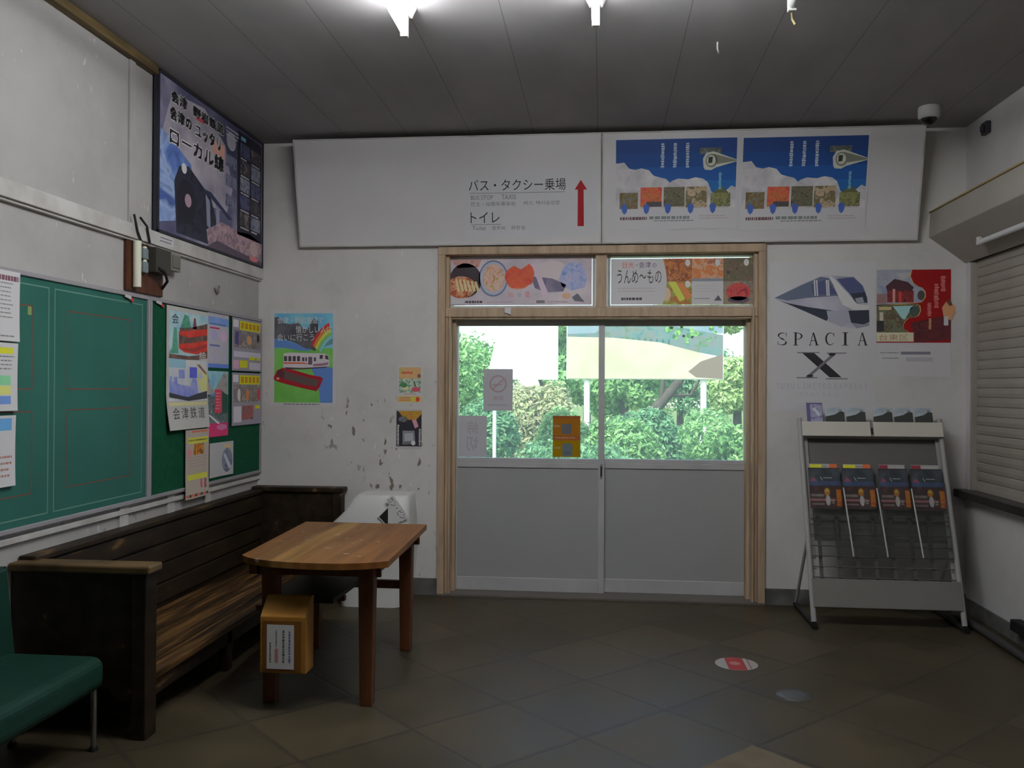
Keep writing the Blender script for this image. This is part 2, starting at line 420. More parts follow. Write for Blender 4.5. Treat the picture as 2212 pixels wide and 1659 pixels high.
class Art:
    """a printed sheet: thin paper with its printing as flat shapes on the face. u to the right, v up, 0..1"""
    def __init__(s, w, h, paper, thick=0.003, warp=None, nu=1, nv=1, layer=0.00035):
        s.w, s.h, s.warp, s.layer = w, h, warp, layer
        s.mb = MB(); s.l = 0
        nu, nv = (nu, nv) if not warp else (8, 20)
        s.nv = nv
        g = [(i / nu, j / nv) for j in range(nv + 1) for i in range(nu + 1)]
        q = [(j * (nu + 1) + i, j * (nu + 1) + i + 1, (j + 1) * (nu + 1) + i + 1, (j + 1) * (nu + 1) + i) for j in range(nv) for i in range(nu)]
        s.pts(g, q, paper, 0)
        s.pts(g, [f[::-1] for f in q], paper, -thick)
        rim = [(i / nu, 0) for i in range(nu + 1)] + [(1, j / nv) for j in range(1, nv + 1)] + [(i / nu, 1) for i in range(nu - 1, -1, -1)] + [(0, j / nv) for j in range(nv - 1, 0, -1)]
        n = len(rim); vs = [s.P(u, v, 0) for u, v in rim] + [s.P(u, v, -thick) for u, v in rim]
        s.mb.add(vs, [(i, n + i, n + (i + 1) % n, (i + 1) % n) for i in range(n)], paper)
    def P(s, u, v, d):
        if s.warp: d += s.warp(u, v)
        return (u * s.w, v * s.h, d)
    def pts(s, uv, fs, m, d): s.mb.add([s.P(u, v, d) for u, v in uv], fs, m)
    def d(s, l): return s.layer * l
    def rect(s, u0, v0, u1, v1, m, l=1):
        n = max(1, int(s.nv * abs(v1 - v0)) + 1) if s.warp else 1
        k = 4 if s.warp else 1
        g = [(u0 + (u1 - u0) * i / k, v0 + (v1 - v0) * j / n) for j in range(n + 1) for i in range(k + 1)]
        q = [(j * (k + 1) + i, j * (k + 1) + i + 1, (j + 1) * (k + 1) + i + 1, (j + 1) * (k + 1) + i) for j in range(n) for i in range(k)]
        s.pts(g, q, m, s.d(l)); return s
    def poly(s, uv, m, l=1):
        s.pts(uv, [tuple(range(len(uv)))], m, s.d(l)); return s
    def ell(s, cu, cv, ru, rv, m, l=1, n=28):
        return s.poly([(cu + ru * math.cos(2 * math.pi * i / n), cv + rv * math.sin(2 * math.pi * i / n)) for i in range(n)], m, l)
    def strip(s, top, bot, m, l=1):
        n = len(top)
        s.pts(top + bot, [(i, n + i, n + i + 1, i + 1) for i in range(n - 1)], m, s.d(l)); return s
    def ring(s, cu, cv, r0, r1, m, l=1, n=36, asp=None):
        a = asp if asp else s.w / s.h
        o = [(cu + r1 * math.cos(2 * math.pi * i / n), cv + r1 * a * math.sin(2 * math.pi * i / n)) for i in range(n + 1)]
        b = [(cu + r0 * math.cos(2 * math.pi * i / n), cv + r0 * a * math.sin(2 * math.pi * i / n)) for i in range(n + 1)]
        return s.strip(o, b, m, l)
    def text(s, t, u0, v0, u1, v1, m, l=4, mirror=False, rot=0.0, bold=0.0):
        vs, fs = glyphs(t, bold)
        if not vs: return s
        out = []
        for x, y in vs:
            if mirror: x = 1 - x
            u = u0 + (u1 - u0) * x; v = v0 + (v1 - v0) * y
            if rot:
                cu, cv = (u0 + u1) / 2, (v0 + v1) / 2
                X, Y = (u - cu) * s.w, (v - cv) * s.h
                u = cu + (X * math.cos(rot) - Y * math.sin(rot)) / s.w; v = cv + (X * math.sin(rot) + Y * math.cos(rot)) / s.h
            out.append((u, v))
        s.pts(out, fs, m, s.d(l)); return s
    def vtext(s, t, u0, u1, v1, v0, m, l=4):
        n = len(t); st = (v1 - v0) / n
        for i, c in enumerate(t):
            if c != ' ': s.text(c, u0, v1 - st * (i + 0.93), u1, v1 - st * (i + 0.07), m, l)
        return s
    def dash(s, u0, v0, u1, v1, rows, m, l=3, fill=0.55, seed=1):
        """print too small to read: rows of short broken bars"""
        rn = random.Random(seed); st = (v1 - v0) / rows
        for i in range(rows):
            u = u0; top = v1 - i * st - st * 0.2
            end = u1 - (u1 - u0) * rn.choice((0, 0, 0.1, 0.3))
            while u < end:
                wd = (u1 - u0) * rn.uniform(0.03, 0.12)
                s.rect(u, top - st * fill, min(u + wd, end), top, m, l)
                u += wd + (u1 - u0) * rn.uniform(0.012, 0.03)
        return s
    def vdash(s, u0, u1, v1, v0, m, l=3, seed=1):
        rn = random.Random(seed); v = v1
        while v > v0:
            k = (v1 - v0) * rn.uniform(0.04, 0.1)
            s.rect(u0 + (u1 - u0) * rn.uniform(0, .2), max(v - k, v0), u1 - (u1 - u0) * rn.uniform(0, .2), v, m, l); v -= k + (v1 - v0) * rn.uniform(0.015, 0.03)
        return s
    def place(s, name, org, U, N, parent=None, V=None):
        """org: lower-left corner of the face; U: direction to the right; N: outward"""
        U = Vector(U).normalized(); N = Vector(N).normalized(); Vv = Vector(V).normalized() if V else N.cross(U)
        o = Vector(org)
        s.mb.v = [tuple(o + U * x + Vv * y + N * z) for x, y, z in s.mb.v]
        return s.mb.build(name, parent)

# ------------------------------------------------------------------ the shell
def boxes(name, bl, m, label, cat, bevel=0.0):
    b = MB()
    for q in bl: b.box(*q, m)
    return struct(b.build(name, bevel=bevel), label, cat)

boxes('floor', [(XL - 0.2, XR + 0.4, YB - 0.2, 6.22, -0.12, 0.0)], FLOOR, 'grey-brown tiled waiting room floor laid in diamonds', 'floor')
boxes('ceiling', [(XL - 0.2, XR + 0.4, YB - 0.2, 6.27, H, H + 0.15)], CEIL, 'dark grey boarded ceiling with fine seams', 'ceiling')
DOX0, DOX1, DOZ = -1.118, 1.075, 2.385
boxes('wall_back', [(XL - 0.2, DOX0, D, 6.22, 0, H), (DOX1, XR + 0.4, D, 6.22, 0, H), (DOX0, DOX1, D, 6.22, DOZ, H)], PLASTER, 'peeling off-white plaster wall around the sliding doors', 'wall')
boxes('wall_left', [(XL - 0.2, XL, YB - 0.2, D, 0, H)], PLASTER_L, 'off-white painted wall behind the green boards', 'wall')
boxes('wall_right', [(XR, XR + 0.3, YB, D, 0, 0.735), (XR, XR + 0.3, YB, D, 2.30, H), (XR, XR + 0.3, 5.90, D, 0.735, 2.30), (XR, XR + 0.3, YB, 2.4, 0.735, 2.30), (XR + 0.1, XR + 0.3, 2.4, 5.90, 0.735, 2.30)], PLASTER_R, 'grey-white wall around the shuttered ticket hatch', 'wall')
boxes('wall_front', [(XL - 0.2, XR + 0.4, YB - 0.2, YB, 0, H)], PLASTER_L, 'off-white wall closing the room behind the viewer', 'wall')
boxes('baseboard_back_left', [(-1.78, DOX0, D - 0.012, D, 0, 0.112)], DKBASE, 'dark scuffed base strip left of the sliding doors', 'baseboard')
boxes('baseboard_back_right', [(DOX1, XR, D - 0.012, D, 0, 0.105)], DKBASE, 'dark scuffed base strip behind the leaflet rack', 'baseboard')
boxes('baseboard_right', [(XR - 0.012, XR, YB, D - 0.012, 0, 0.088)], DKBASE, 'dark base strip along the wall below the ticket counter', 'baseboard')

# left wall rail, battens and ceiling strip
boxes('trim_1', [(XL, XL + 0.035, YB, D, 2.172, 2.245), (XL, XL + 0.022, YB, D, 2.160, 2.172)], WHITE_DIRTY, 'white wooden rail running along the left wall under the steam train board', 'rail', 0.003)
boxes('trim_2', [(XL, XL + 0.012, 4.245, 4.30, 2.245, H)], PLASTER_L, 'narrow white batten on the upper left wall', 'batten', 0.002)
boxes('trim_3', [(XL, XL + 0.045, YB, 4.47, H - 0.045, H)], BROWN, 'brown wooden strip where the left wall meets the ceiling', 'trim', 0.003)
for i, y in enumerate((4.215, 4.70, 5.16)):
    boxes('trim_%d' % (4 + i), [(XL, XL + 0.014, y - 0.04, y + 0.04, 0.66, 0.835)], WHITE_DIRTY, ['white batten under the chalkboard above the bench back', 'white batten below the poster with two trains', 'white batten below the small framed paper'][i], 'batten', 0.002)
boxes('trim_7', [(XL, XL + 0.02, YB, D, 0.775, 0.80)], WHITE_DIRTY, 'thin white ledge under the green boards', 'ledge', 0.002)

# wooden door surround
b = MB()
for sx, x0 in ((1, DOX0), (-1, DOX1)):
    b.box(*sorted((x0, x0 + sx * 0.047)), 5.945, 6.20, 0, DOZ - 0.055, JAMB)
    b.box(*sorted((x0 + sx * 0.047, x0 + sx * 0.070)), 5.985, 6.20, 0, DOZ - 0.055, JAMB)
    b.box(*sorted((x0 + sx * 0.070, x0 + sx * 0.084)), 5.965, 6.20, 0, 1.965, JAMB)
    b.box(*sorted((x0 + sx * 0.084, x0 + sx * 0.108)), 6.05, 6.20, 0, 1.965, JAMB)
b.box(DOX0, DOX1, 5.945, 6.20, DOZ - 0.055, DOZ, JAMB)
b.box(DOX0 + 0.047, DOX1 - 0.047, 5.975, 6.20, 1.905, 1.968, JAMB)
b.box(DOX0 + 0.084, DOX1 - 0.084, 5.990, 6.20, 1.892, 1.905, JAMB)
b.box(-0.045, 0.032, 5.985, 6.20, 1.968, DOZ - 0.055, JAMB)
struct(b.build('door_frame', bevel=0.004), 'worn brown wooden surround of the sliding doors', 'door frame')
boxes('door_sill', [(DOX0, DOX1, 5.94, 6.22, 0.0, 0.012)], mat('sill_concrete', (0.17, 0.155, 0.14, 1), 0.6), 'low worn threshold under the sliding doors', 'door sill')

# sliding doors
def sliding_door(name, x0, x1, y, st0, st1, label, pull):
    t = thing(name, label, 'sliding door', ((x0 + x1) / 2, y, 0.012), None, 'structure')
    f = MB()
    f.box(x0, x0 + st0, y - 0.016, y + 0.016, 0.012, 1.905, ALU)
    f.box(x1 - st1, x1, y - 0.016, y + 0.016, 0.012, 1.905, ALU)
    f.box(x0 + st0, x1 - st1, y - 0.015, y + 0.015, 1.852, 1.905, ALU)
    f.box(x0 + st0, x1 - st1, y - 0.015, y + 0.015, 0.905, 0.934, ALU)
    f.box(x0 + st0, x1 - st1, y - 0.018, y + 0.018, 0.868, 0.905, ALU)
    f.build('sash_frame', t, 0.003)
    g = MB(); g.box(x0 + st0, x1 - st1, y - 0.002, y + 0.002, 0.934, 1.852, GLASS); g.build('glass_pane', t)
    p = MB(); p.box(x0 + st0, x1 - st1, y - 0.008, y + 0.008, 0.105, 0.868, DOORP); p.build('lower_panel', t)
    k = MB(); k.box(x0 + st0, x1 - st1, y - 0.013, y + 0.013, 0.012, 0.105, ALU); k.build('kick_rail', t, 0.003)
    h = MB(); h.box(pull - 0.009, pull + 0.009, y - 0.021, y - 0.016, 0.80, 0.90, ALU_D)
    h.box(pull - 0.005, pull + 0.005, y - 0.0225, y - 0.021, 0.815, 0.885, BLACKP); h.build('door_pull', t, 0.001)
    return t
YD1, YD2 = 6.105, 6.145
sliding_door('door_1', -1.03, 0.019, YD1, 0.028, 0.042, 'left aluminium sliding door with taped notices on its glass', -0.002)
sliding_door('door_2', -0.02, 1.045, YD2, 0.038, 0.028, 'right aluminium sliding door with clear glass over a grey panel', 1.030)

# transom windows
def transom(name, x0, x1, label):
    t = thing(name, label, 'window', ((x0 + x1) / 2, 6.05, 1.968), None, 'structure')
    f = MB(); z0, z1 = 1.968, DOZ - 0.055; w = 0.022
    for q in ((x0, x0 + w, z0, z1), (x1 - w, x1, z0, z1), (x0 + w, x1 - w, z0, z0 + 0.02), (x0 + w, x1 - w, z1 - 0.012, z1)):
        f.box(q[0], q[1], 6.035, 6.065, q[2], q[3], WHITE_DIRTY)
    f.build('window_sash', t, 0.002)
    g = MB(); g.box(x0 + w, x1 - w, 6.055, 6.058, z0 + 0.02, z1 - 0.012, GLASS); g.build('window_pane', t)
transom('window_1', -1.070, -0.046, 'left transom window above the doors filled by a food poster')
transom('window_2', 0.033, 1.027, 'right transom window above the doors filled by a food poster')

# ------------------------------------------------------------------ ceiling lamps
def lamp(x, y0, y1, lit, label, group):
    t = thing('ceiling_lamp', label, 'ceiling lamp', (x, (y0 + y1) / 2, 2.98), group)
    h = MB(); h.prism([(x - 0.05, H), (x - 0.028, H - 0.045), (x + 0.028, H - 0.045), (x + 0.05, H)], 'y', y0 - 0.03, y1 + 0.03, WHITE); h.build('housing', t, 0.003)
    for y, s in ((y0, 1), (y1, -1)):
        c = MB(); c.box(x - 0.017, x + 0.017, y - 0.014, y + 0.014, 2.985, H - 0.045, WHITE); c.build('lamp_holder', t, 0.003)
    b = MB(); b.tube([(x, y0 + 0.014, 3.01), (x, y1 - 0.014, 3.01)], 0.0165, TUBE if lit else TUBEOFF, 14); b.build('tube', t)
    return t
lamp(-0.885, 2.62, 3.86, True, 'lit tube lamp at the ceiling left of the middle', 'fluorescent lamps')
lamp(-0.034, 2.58, 3.82, True, 'lit tube lamp at the ceiling above the door centre', 'fluorescent lamps')
t = lamp(0.775, 2.50, 3.74, False, 'unlit white tube lamp with a dangling cord end at the ceiling', 'fluorescent lamps')
w = MB(); w.tube([(0.775, 3.755, 3.06), (0.785, 3.79, 3.01), (0.79, 3.80, 2.975), (0.80, 3.79, 2.95)], 0.005, flat(110, 100, 70), 8); w.build('cord', t)
def fill_lamp(x, y, label):  # made-up fill lamp, out of view, added to brighten the back wall
    t = thing('ceiling_lamp', label, 'ceiling lamp', (x, y, 2.98), 'added fill lamps')
    h = MB(); h.box(x - 0.34, x + 0.34, y - 0.075, y + 0.075, H - 0.045, H, WHITE); h.build('housing', t, 0.004)
    for dy in (-0.05, 0.05):
        for dx in (-0.315, 0.315):
            c = MB(); c.box(x + dx - 0.014, x + dx + 0.014, y + dy - 0.017, y + dy + 0.017, 2.985, H - 0.045, WHITE); c.build('lamp_holder', t, 0.003)
        b = MB(); b.tube([(x - 0.301, y + dy, 3.01), (x + 0.301, y + dy, 3.01)], 0.0165, TUBE, 14); b.build('tube', t)
for x, l in ((-0.46, 'left'), (0.37, 'right')): fill_lamp(x, 3.25, l + ' one of two added fill lamps, twin tubes across the ceiling above the view')

b = MB(); b.tube([(0.557, 4.40, H), (0.557, 4.405, H - 0.03), (0.565, 4.425, H - 0.045), (0.567, 4.435, H - 0.03)], 0.004, WHITE, 8)
tag(b.build('ceiling_hook'), 'small white hook screwed into the ceiling', 'hook')

# dome camera
t = thing('dome_camera', 'white ceiling dome camera above the right end of the sign board', 'camera', (1.95, 5.52, 3.02))
b = MB(); b.lathe([(0.058, H), (0.062, H - 0.01), (0.062, H - 0.062), (0.052, H - 0.072)], 1.95, 5.52, WHITE); b.build('housing', t)
b = MB(); b.lathe([(0.046, H - 0.072), (0.043, H - 0.088), (0.033, H - 0.102), (0.018, H - 0.110), (0.004, H - 0.113)], 1.95, 5.52, mat('dark_dome', (0.01, 0.01, 0.01, 1), 0.08, 0, 0.6), 24); b.build('dome_cover', t)

# wall clip on the right wall
b = MB(); b.box(XR - 0.03, XR, 5.60, 5.68, 2.985, 3.06, mat('dark_plastic', (0.06, 0.06, 0.075, 1), 0.5)); b.box(XR - 0.045, XR - 0.03, 5.62, 5.66, 3.0, 3.04, mat('dark_plastic', (0, 0, 0, 1)))
tag(b.build('wall_bracket', bevel=0.006), 'small dark bracket high on the right wall beside the corner', 'bracket')

# ------------------------------------------------------------------ long sign over the doors (leans out at the top)
ZB, ZT, YB_, YT_ = 2.398, 3.083, 5.925, 5.775
NS = Vector((0, -(ZT - ZB), -(YB_ - YT_))).normalized()     # faces the room, a little downward
VS = Vector((0, YT_ - YB_, ZT - ZB)).normalized()
SH = math.hypot(ZT - ZB, YB_ - YT_)
def sign_board(name, label, x0, x1, build, face, frame_t=0.009):
    t = thing(name, label, 'sign', ((x0 + x1) / 2, 5.93, ZB))
    a = Art(x1 - x0, SH, face, 0.03); build(a)
    a.place('sign_face', (x0, YB_, ZB), (1, 0, 0), NS, t, VS)
    f = MB()
    def edge(u0, u1, v0, v1):
        c = []
        for d in (0.006, -0.04):
            for (u, v) in ((u0, v0), (u1, v0), (u1, v1), (u0, v1)):
                p = Vector((x0, YB_, ZB)) + Vector((1, 0, 0)) * u + VS * v + NS * d; c.append(p)
        f.add(c, [(0, 1, 2, 3), (7, 6, 5, 4), (0, 4, 5, 1), (1, 5, 6, 2), (2, 6, 7, 3), (3, 7, 4, 0)], WHITE_DIRTY)
    w, h = x1 - x0, SH
    edge(-frame_t, w + frame_t, -frame_t, 0); edge(-frame_t, w + frame_t, h, h + frame_t); edge(-frame_t, 0, 0, h); edge(w, w + frame_t, 0, h)
    f.build('sign_frame', t)
    for x in (x0 + 0.25, x1 - 0.25):
        g = MB(); g.tube([(x, 5.83, 3.02), (x, D, 3.02)], 0.012, ALU_D, 8); g.build('wall_bracket', t)
    return t
INK = flat(40, 38, 40, 1.6)
GREY = flat(92, 91, 93, 2.2)
RED = flat(125, 18, 24, 2.4)
def sign_left(a):
    X = lambda x: (x + 2.079) / 2.060
    V = lambda z: (z - ZB) / (ZT - ZB)
    a.rect(X(-0.925), V(2.445), X(-0.035), V(2.865), mat('sticker_white', (0.74, 0.745, 0.765, 1), 0.35), 1)
    a.text('バス・タクシー乗場', X(-0.895), V(2.738), X(-0.245), V(2.812), INK)
    a.rect(X(-0.892), V(2.724), X(-0.250), V(2.727), GREY, 3)
    a.text('BUS STOP', X(-0.882), V(2.684), X(-0.732), V(2.712), GREY); a.text('TAXIS', X(-0.675), V(2.684), X(-0.578), V(2.714), GREY)
    a.text('巴士・出租车乘车处', X(-0.882), V(2.642), X(-0.58), V(2.670), GREY); a.text('버스, 택시승강장', X(-0.525), V(2.644), X(-0.285), V(2.672), GREY)
    a.text('トイレ', X(-0.888), V(2.534), X(-0.690), V(2.604), INK)
    a.rect(X(-0.885), V(2.522), X(-0.680), V(2.525), GREY, 3)
    a.text('Toilet', X(-0.878), V(2.487), X(-0.785), V(2.513), GREY); a.text('洗手间', X(-0.745), V(2.487), X(-0.655), V(2.513), GREY); a.text('화장실', X(-0.615), V(2.488), X(-0.520), V(2.514), GREY)
    x = -0.146
    a.poly([(X(x - 0.040), V(2.738)), (X(x + 0.042), V(2.738)), (X(x + 0.001), V(2.800))], RED, 4)
    a.poly([(X(x - 0.021), V(2.505)), (X(x + 0.021), V(2.505)), (X(x + 0.019), V(2.740)), (X(x - 0.019), V(2.740))], RED, 3)
sign_board('direction_sign', 'long white sign with a red up arrow pointing to buses, taxis and toilet', -2.079, -0.019, sign_left, SIGNW)
sign_board('poster_board', 'white board over the doors holding two blue sky posters', 0.003, 2.014, lambda a: None, SIGNW)

def sky_poster(label, x0, x1, z1, z0):
    w = x1 - x0; h = (z1 - z0) / (ZT - ZB) * SH
    a = Art(w, h, PAPER, 0.002)
    k = 3.4
    BLUE = [flat(24, 44, 86, k), flat(22, 48, 92, k), flat(22, 56, 104, k), flat(24, 66, 112, k), flat(30, 78, 120, k)]
    T, B, Lf, R = 0.965, 0.225, 0.012, 0.985
    for i in range(5): a.rect(Lf, T - (T - B) * (i + 1) / 5, R, T - (T - B) * i / 5, BLUE[i], 1)
    CL = photo('cloud', [(112, 112, 116), (128, 126, 128), (138, 136, 136)], 9, k)
    top = [(0.012, 0.715), (0.08, 0.725), (0.12, 0.66), (0.17, 0.645), (0.22, 0.66), (0.28, 0.64), (0.32, 0.58), (0.37, 0.56), (0.42, 0.545), (0.455, 0.50), (0.47, 0.52), (0.52, 0.545), (0.60, 0.535), (0.66, 0.555), (0.72, 0.54), (0.76, 0.50), (0.79, 0.40), (0.84, 0.35), (0.90, 0.40), (0.95, 0.46), (0.985, 0.44)]
    a.strip(top, [(u, B) for u, v in top], CL, 2)
    for (u0, u1, v0, v1, nm, cols) in ((0.045, 0.195, 0.225, 0.40, 'autumn_hill', [(60, 58, 42), (86, 66, 36), (72, 76, 70), (96, 90, 70)]), (0.215, 0.390, 0.245, 0.455, 'red_leaves', [(120, 40, 44), (140, 58, 50), (130, 78, 40), (110, 52, 52)]), (0.405, 0.575, 0.245, 0.455, 'wooden_hall', [(42, 42, 36), (78, 72, 58), (58, 60, 46), (98, 92, 80)]), (0.585, 0.755, 0.235, 0.455, 'street', [(92, 76, 44), (70, 66, 50), (128, 114, 96), (104, 92, 66)]), (0.785, 0.945, 0.240, 0.385, 'village', [(70, 72, 44), (96, 94, 62), (56, 62, 40), (116, 112, 88)])):
        a.rect(u0, v0, u1, v1, photo(nm, cols, 22, k), 3)
    a.rect(0.265, 0.245, 0.390, 0.300, flat(52, 50, 50, k), 4)
    a.poly([(0.80, 0.385), (0.87, 0.46), (0.93, 0.385)], flat(62, 66, 44, k), 3)
    DB = flat(46, 66, 118, k)
    for u in (0.085, 0.265, 0.440, 0.625, 0.805): a.poly([(u - 0.028, 0.255), (u, 0.285), (u + 0.028, 0.25), (u + 0.018, 0.19), (u, 0.165), (u - 0.018, 0.19)], DB, 5)
    # white train nose
    WT = flat(132, 134, 126, k); GT = flat(84, 86, 76, k)
    a.rect(0.69, 0.80, 0.86, 0.865, photo('roofline', [(40, 44, 46), (84, 86, 78)], 30, k), 3)
    a.poly([(0.715, 0.75), (0.74, 0.81), (0.80, 0.825), (0.985, 0.735), (0.985, 0.715), (0.82, 0.655), (0.785, 0.628), (0.735, 0.632), (0.722, 0.66)], WT, 4)
    a.poly([(0.80, 0.80), (0.985, 0.73), (0.985, 0.72), (0.83, 0.69)], GT, 5)
    a.ell(0.785, 0.728, 0.048, 0.072, GT, 5); a.ell(0.782, 0.730, 0.036, 0.056, WT, 6); a.poly([(0.760, 0.765), (0.795, 0.770), (0.79, 0.705), (0.758, 0.700)], flat(40, 42, 36, k), 7)
    LT = flat(120, 128, 142, k)
    for i, (u, s) in enumerate(((0.375, 1), (0.475, 2), (0.575, 3))): a.vdash(u, u + 0.032, 0.92, 0.66, LT, 4, 10 + s)
    a.vdash(0.845, 0.870, 0.60, 0.42, flat(80, 120, 140, k), 4, 3)
    a.dash(0.05, 0.105, 0.27, 0.145, 1, flat(70, 52, 54, k), 4, 0.8, 4); a.dash(0.29, 0.11, 0.66, 0.15, 1, flat(84, 90, 88, k), 4, 0.8, 5)
    a.dash(0.33, 0.085, 0.65, 0.10, 1, GREY, 4, 0.6, 6); a.dash(0.70, 0.10, 0.93, 0.15, 2, flat(120, 108, 108, k), 4, 0.4, 7)
    v0 = (z0 - ZB) / (ZT - ZB) * SH
    org = Vector((x0, YB_, ZB)) + VS * v0 + NS * 0.004
    tag(a.place('travel_poster', org, (1, 0, 0), NS, None, VS), label, 'poster', 'travel posters on the board over the doors')
sky_poster('blue sky travel poster with clouds and a train nose, next to the long direction sign', 0.075, 0.872, 3.062, 2.478)
sky_poster('second blue sky travel poster, next to the empty white end of the board', 0.890, 1.690, 3.058, 2.465)

# ------------------------------------------------------------------ transom posters
def food_left():
    a = Art(0.975, 0.332, PAPER, 0.002); k = 3.0
    a.rect(0, 0, 1, 1, noise_mat('pale_print', [(0.35, al(128, 122, 128, k)), (0.65, al(146, 138, 142, k))], 5, 3), 1)
    a.poly([(0.0, 0.95), (0.22, 0.96), (0.20, 0.80), (0.05, 0.78)], photo('red_script', [(128, 78, 70), (136, 112, 106), (110, 60, 54)], 40, k), 2)
    BW = flat(40, 34, 38, k)
    a.ell(0.105, 0.52, 0.115, 0.36, BW, 2); a.ell(0.075, 0.38, 0.105, 0.23, photo('glazed_skewers', [(70, 24, 16), (120, 58, 34), (150, 112, 84), (90, 34, 22)], 26, k), 3)
    for i in range(6): a.poly([(0.03 + i * 0.028, 0.55 - i * .012), (0.045 + i * 0.028, 0.56 - i * .012), (0.068 + i * 0.028, 0.30), (0.050 + i * 0.028, 0.28)], flat(168, 136, 104, k), 4)
    a.ell(0.305, 0.56, 0.105, 0.38, flat(74, 82, 104, k), 2); a.ell(0.305, 0.56, 0.095, 0.345, flat(120, 124, 136, k), 3); a.ell(0.308, 0.57, 0.078, 0.29, photo('noodle_bowl', [(120, 88, 44), (150, 112, 96), (160, 130, 120), (128, 104, 52)], 22, k), 4)
    a.poly([(0.385, 0.58), (0.40, 0.72), (0.45, 0.82), (0.50, 0.74), (0.56, 0.86), (0.60, 0.72), (0.58, 0.45), (0.52, 0.36), (0.44, 0.36), (0.40, 0.46)], photo('red_leaf', [(150, 48, 30), (168, 64, 40), (140, 42, 34)], 16, k), 4)
    a.ell(0.48, 0.42, 0.07, 0.09, flat(150, 90, 60, k), 3)
    a.poly([(0.57, 0.60), (0.72, 0.55), (0.82, 0.42), (0.80, 0.28), (0.68, 0.26), (0.60, 0.35)], photo('lacquer', [(66, 62, 80), (96, 90, 108)], 8, k), 3)
    a.ell(0.72, 0.72, 0.11, 0.20, flat(142, 134, 136, k), 2)
    a.poly([(0.575, 0.85), (0.61, 0.85), (0.70, 0.20), (0.655, 0.20)], flat(160, 132, 142, k), 5)
    a.poly([(0.77, 0.55), (0.80, 0.78), (0.86, 0.90), (0.93, 0.85), (0.97, 0.60), (0.95, 0.36), (0.86, 0.30), (0.79, 0.38)], photo('hydrangea', [(66, 92, 134), (104, 116, 152), (126, 124, 150), (88, 104, 140)], 20, k), 3)
    a.text('秋', 0.41, 0.155, 0.45, 0.27, flat(156, 92, 94, k)); a.text('冬', 0.475, 0.155, 0.51, 0.26, flat(112, 108, 110, k)); a.text('夏', 0.53, 0.155, 0.565, 0.28, flat(160, 80, 92, k))
    a.dash(0.055, 0.045, 0.23, 0.105, 1, flat(44, 40, 42, k), 4, 0.7, 2); a.dash(0.26, 0.05, 0.45, 0.085, 1, flat(120, 112, 112, k), 4, 0.6, 4)
    a.rect(0.61, 0.04, 0.67, 0.10, flat(86, 80, 82, k), 4); a.dash(0.69, 0.045, 0.83, 0.09, 1, flat(116, 108, 108, k), 4, 0.6, 6)
    a.poly([(0.86, 0.16), (0.90, 0.24), (0.95, 0.06), (0.88, 0.08)], flat(72, 70, 80, k), 4); a.ell(0.82, 0.19, 0.03, 0.06, flat(150, 118, 92, k), 4)
    tag(a.place('food_poster', (-1.046, 6.032, 1.990), (1, 0, 0), (0, -1, 0)), 'wide food poster with skewers, noodles and a red leaf in the left transom', 'poster', 'food posters in the transom')
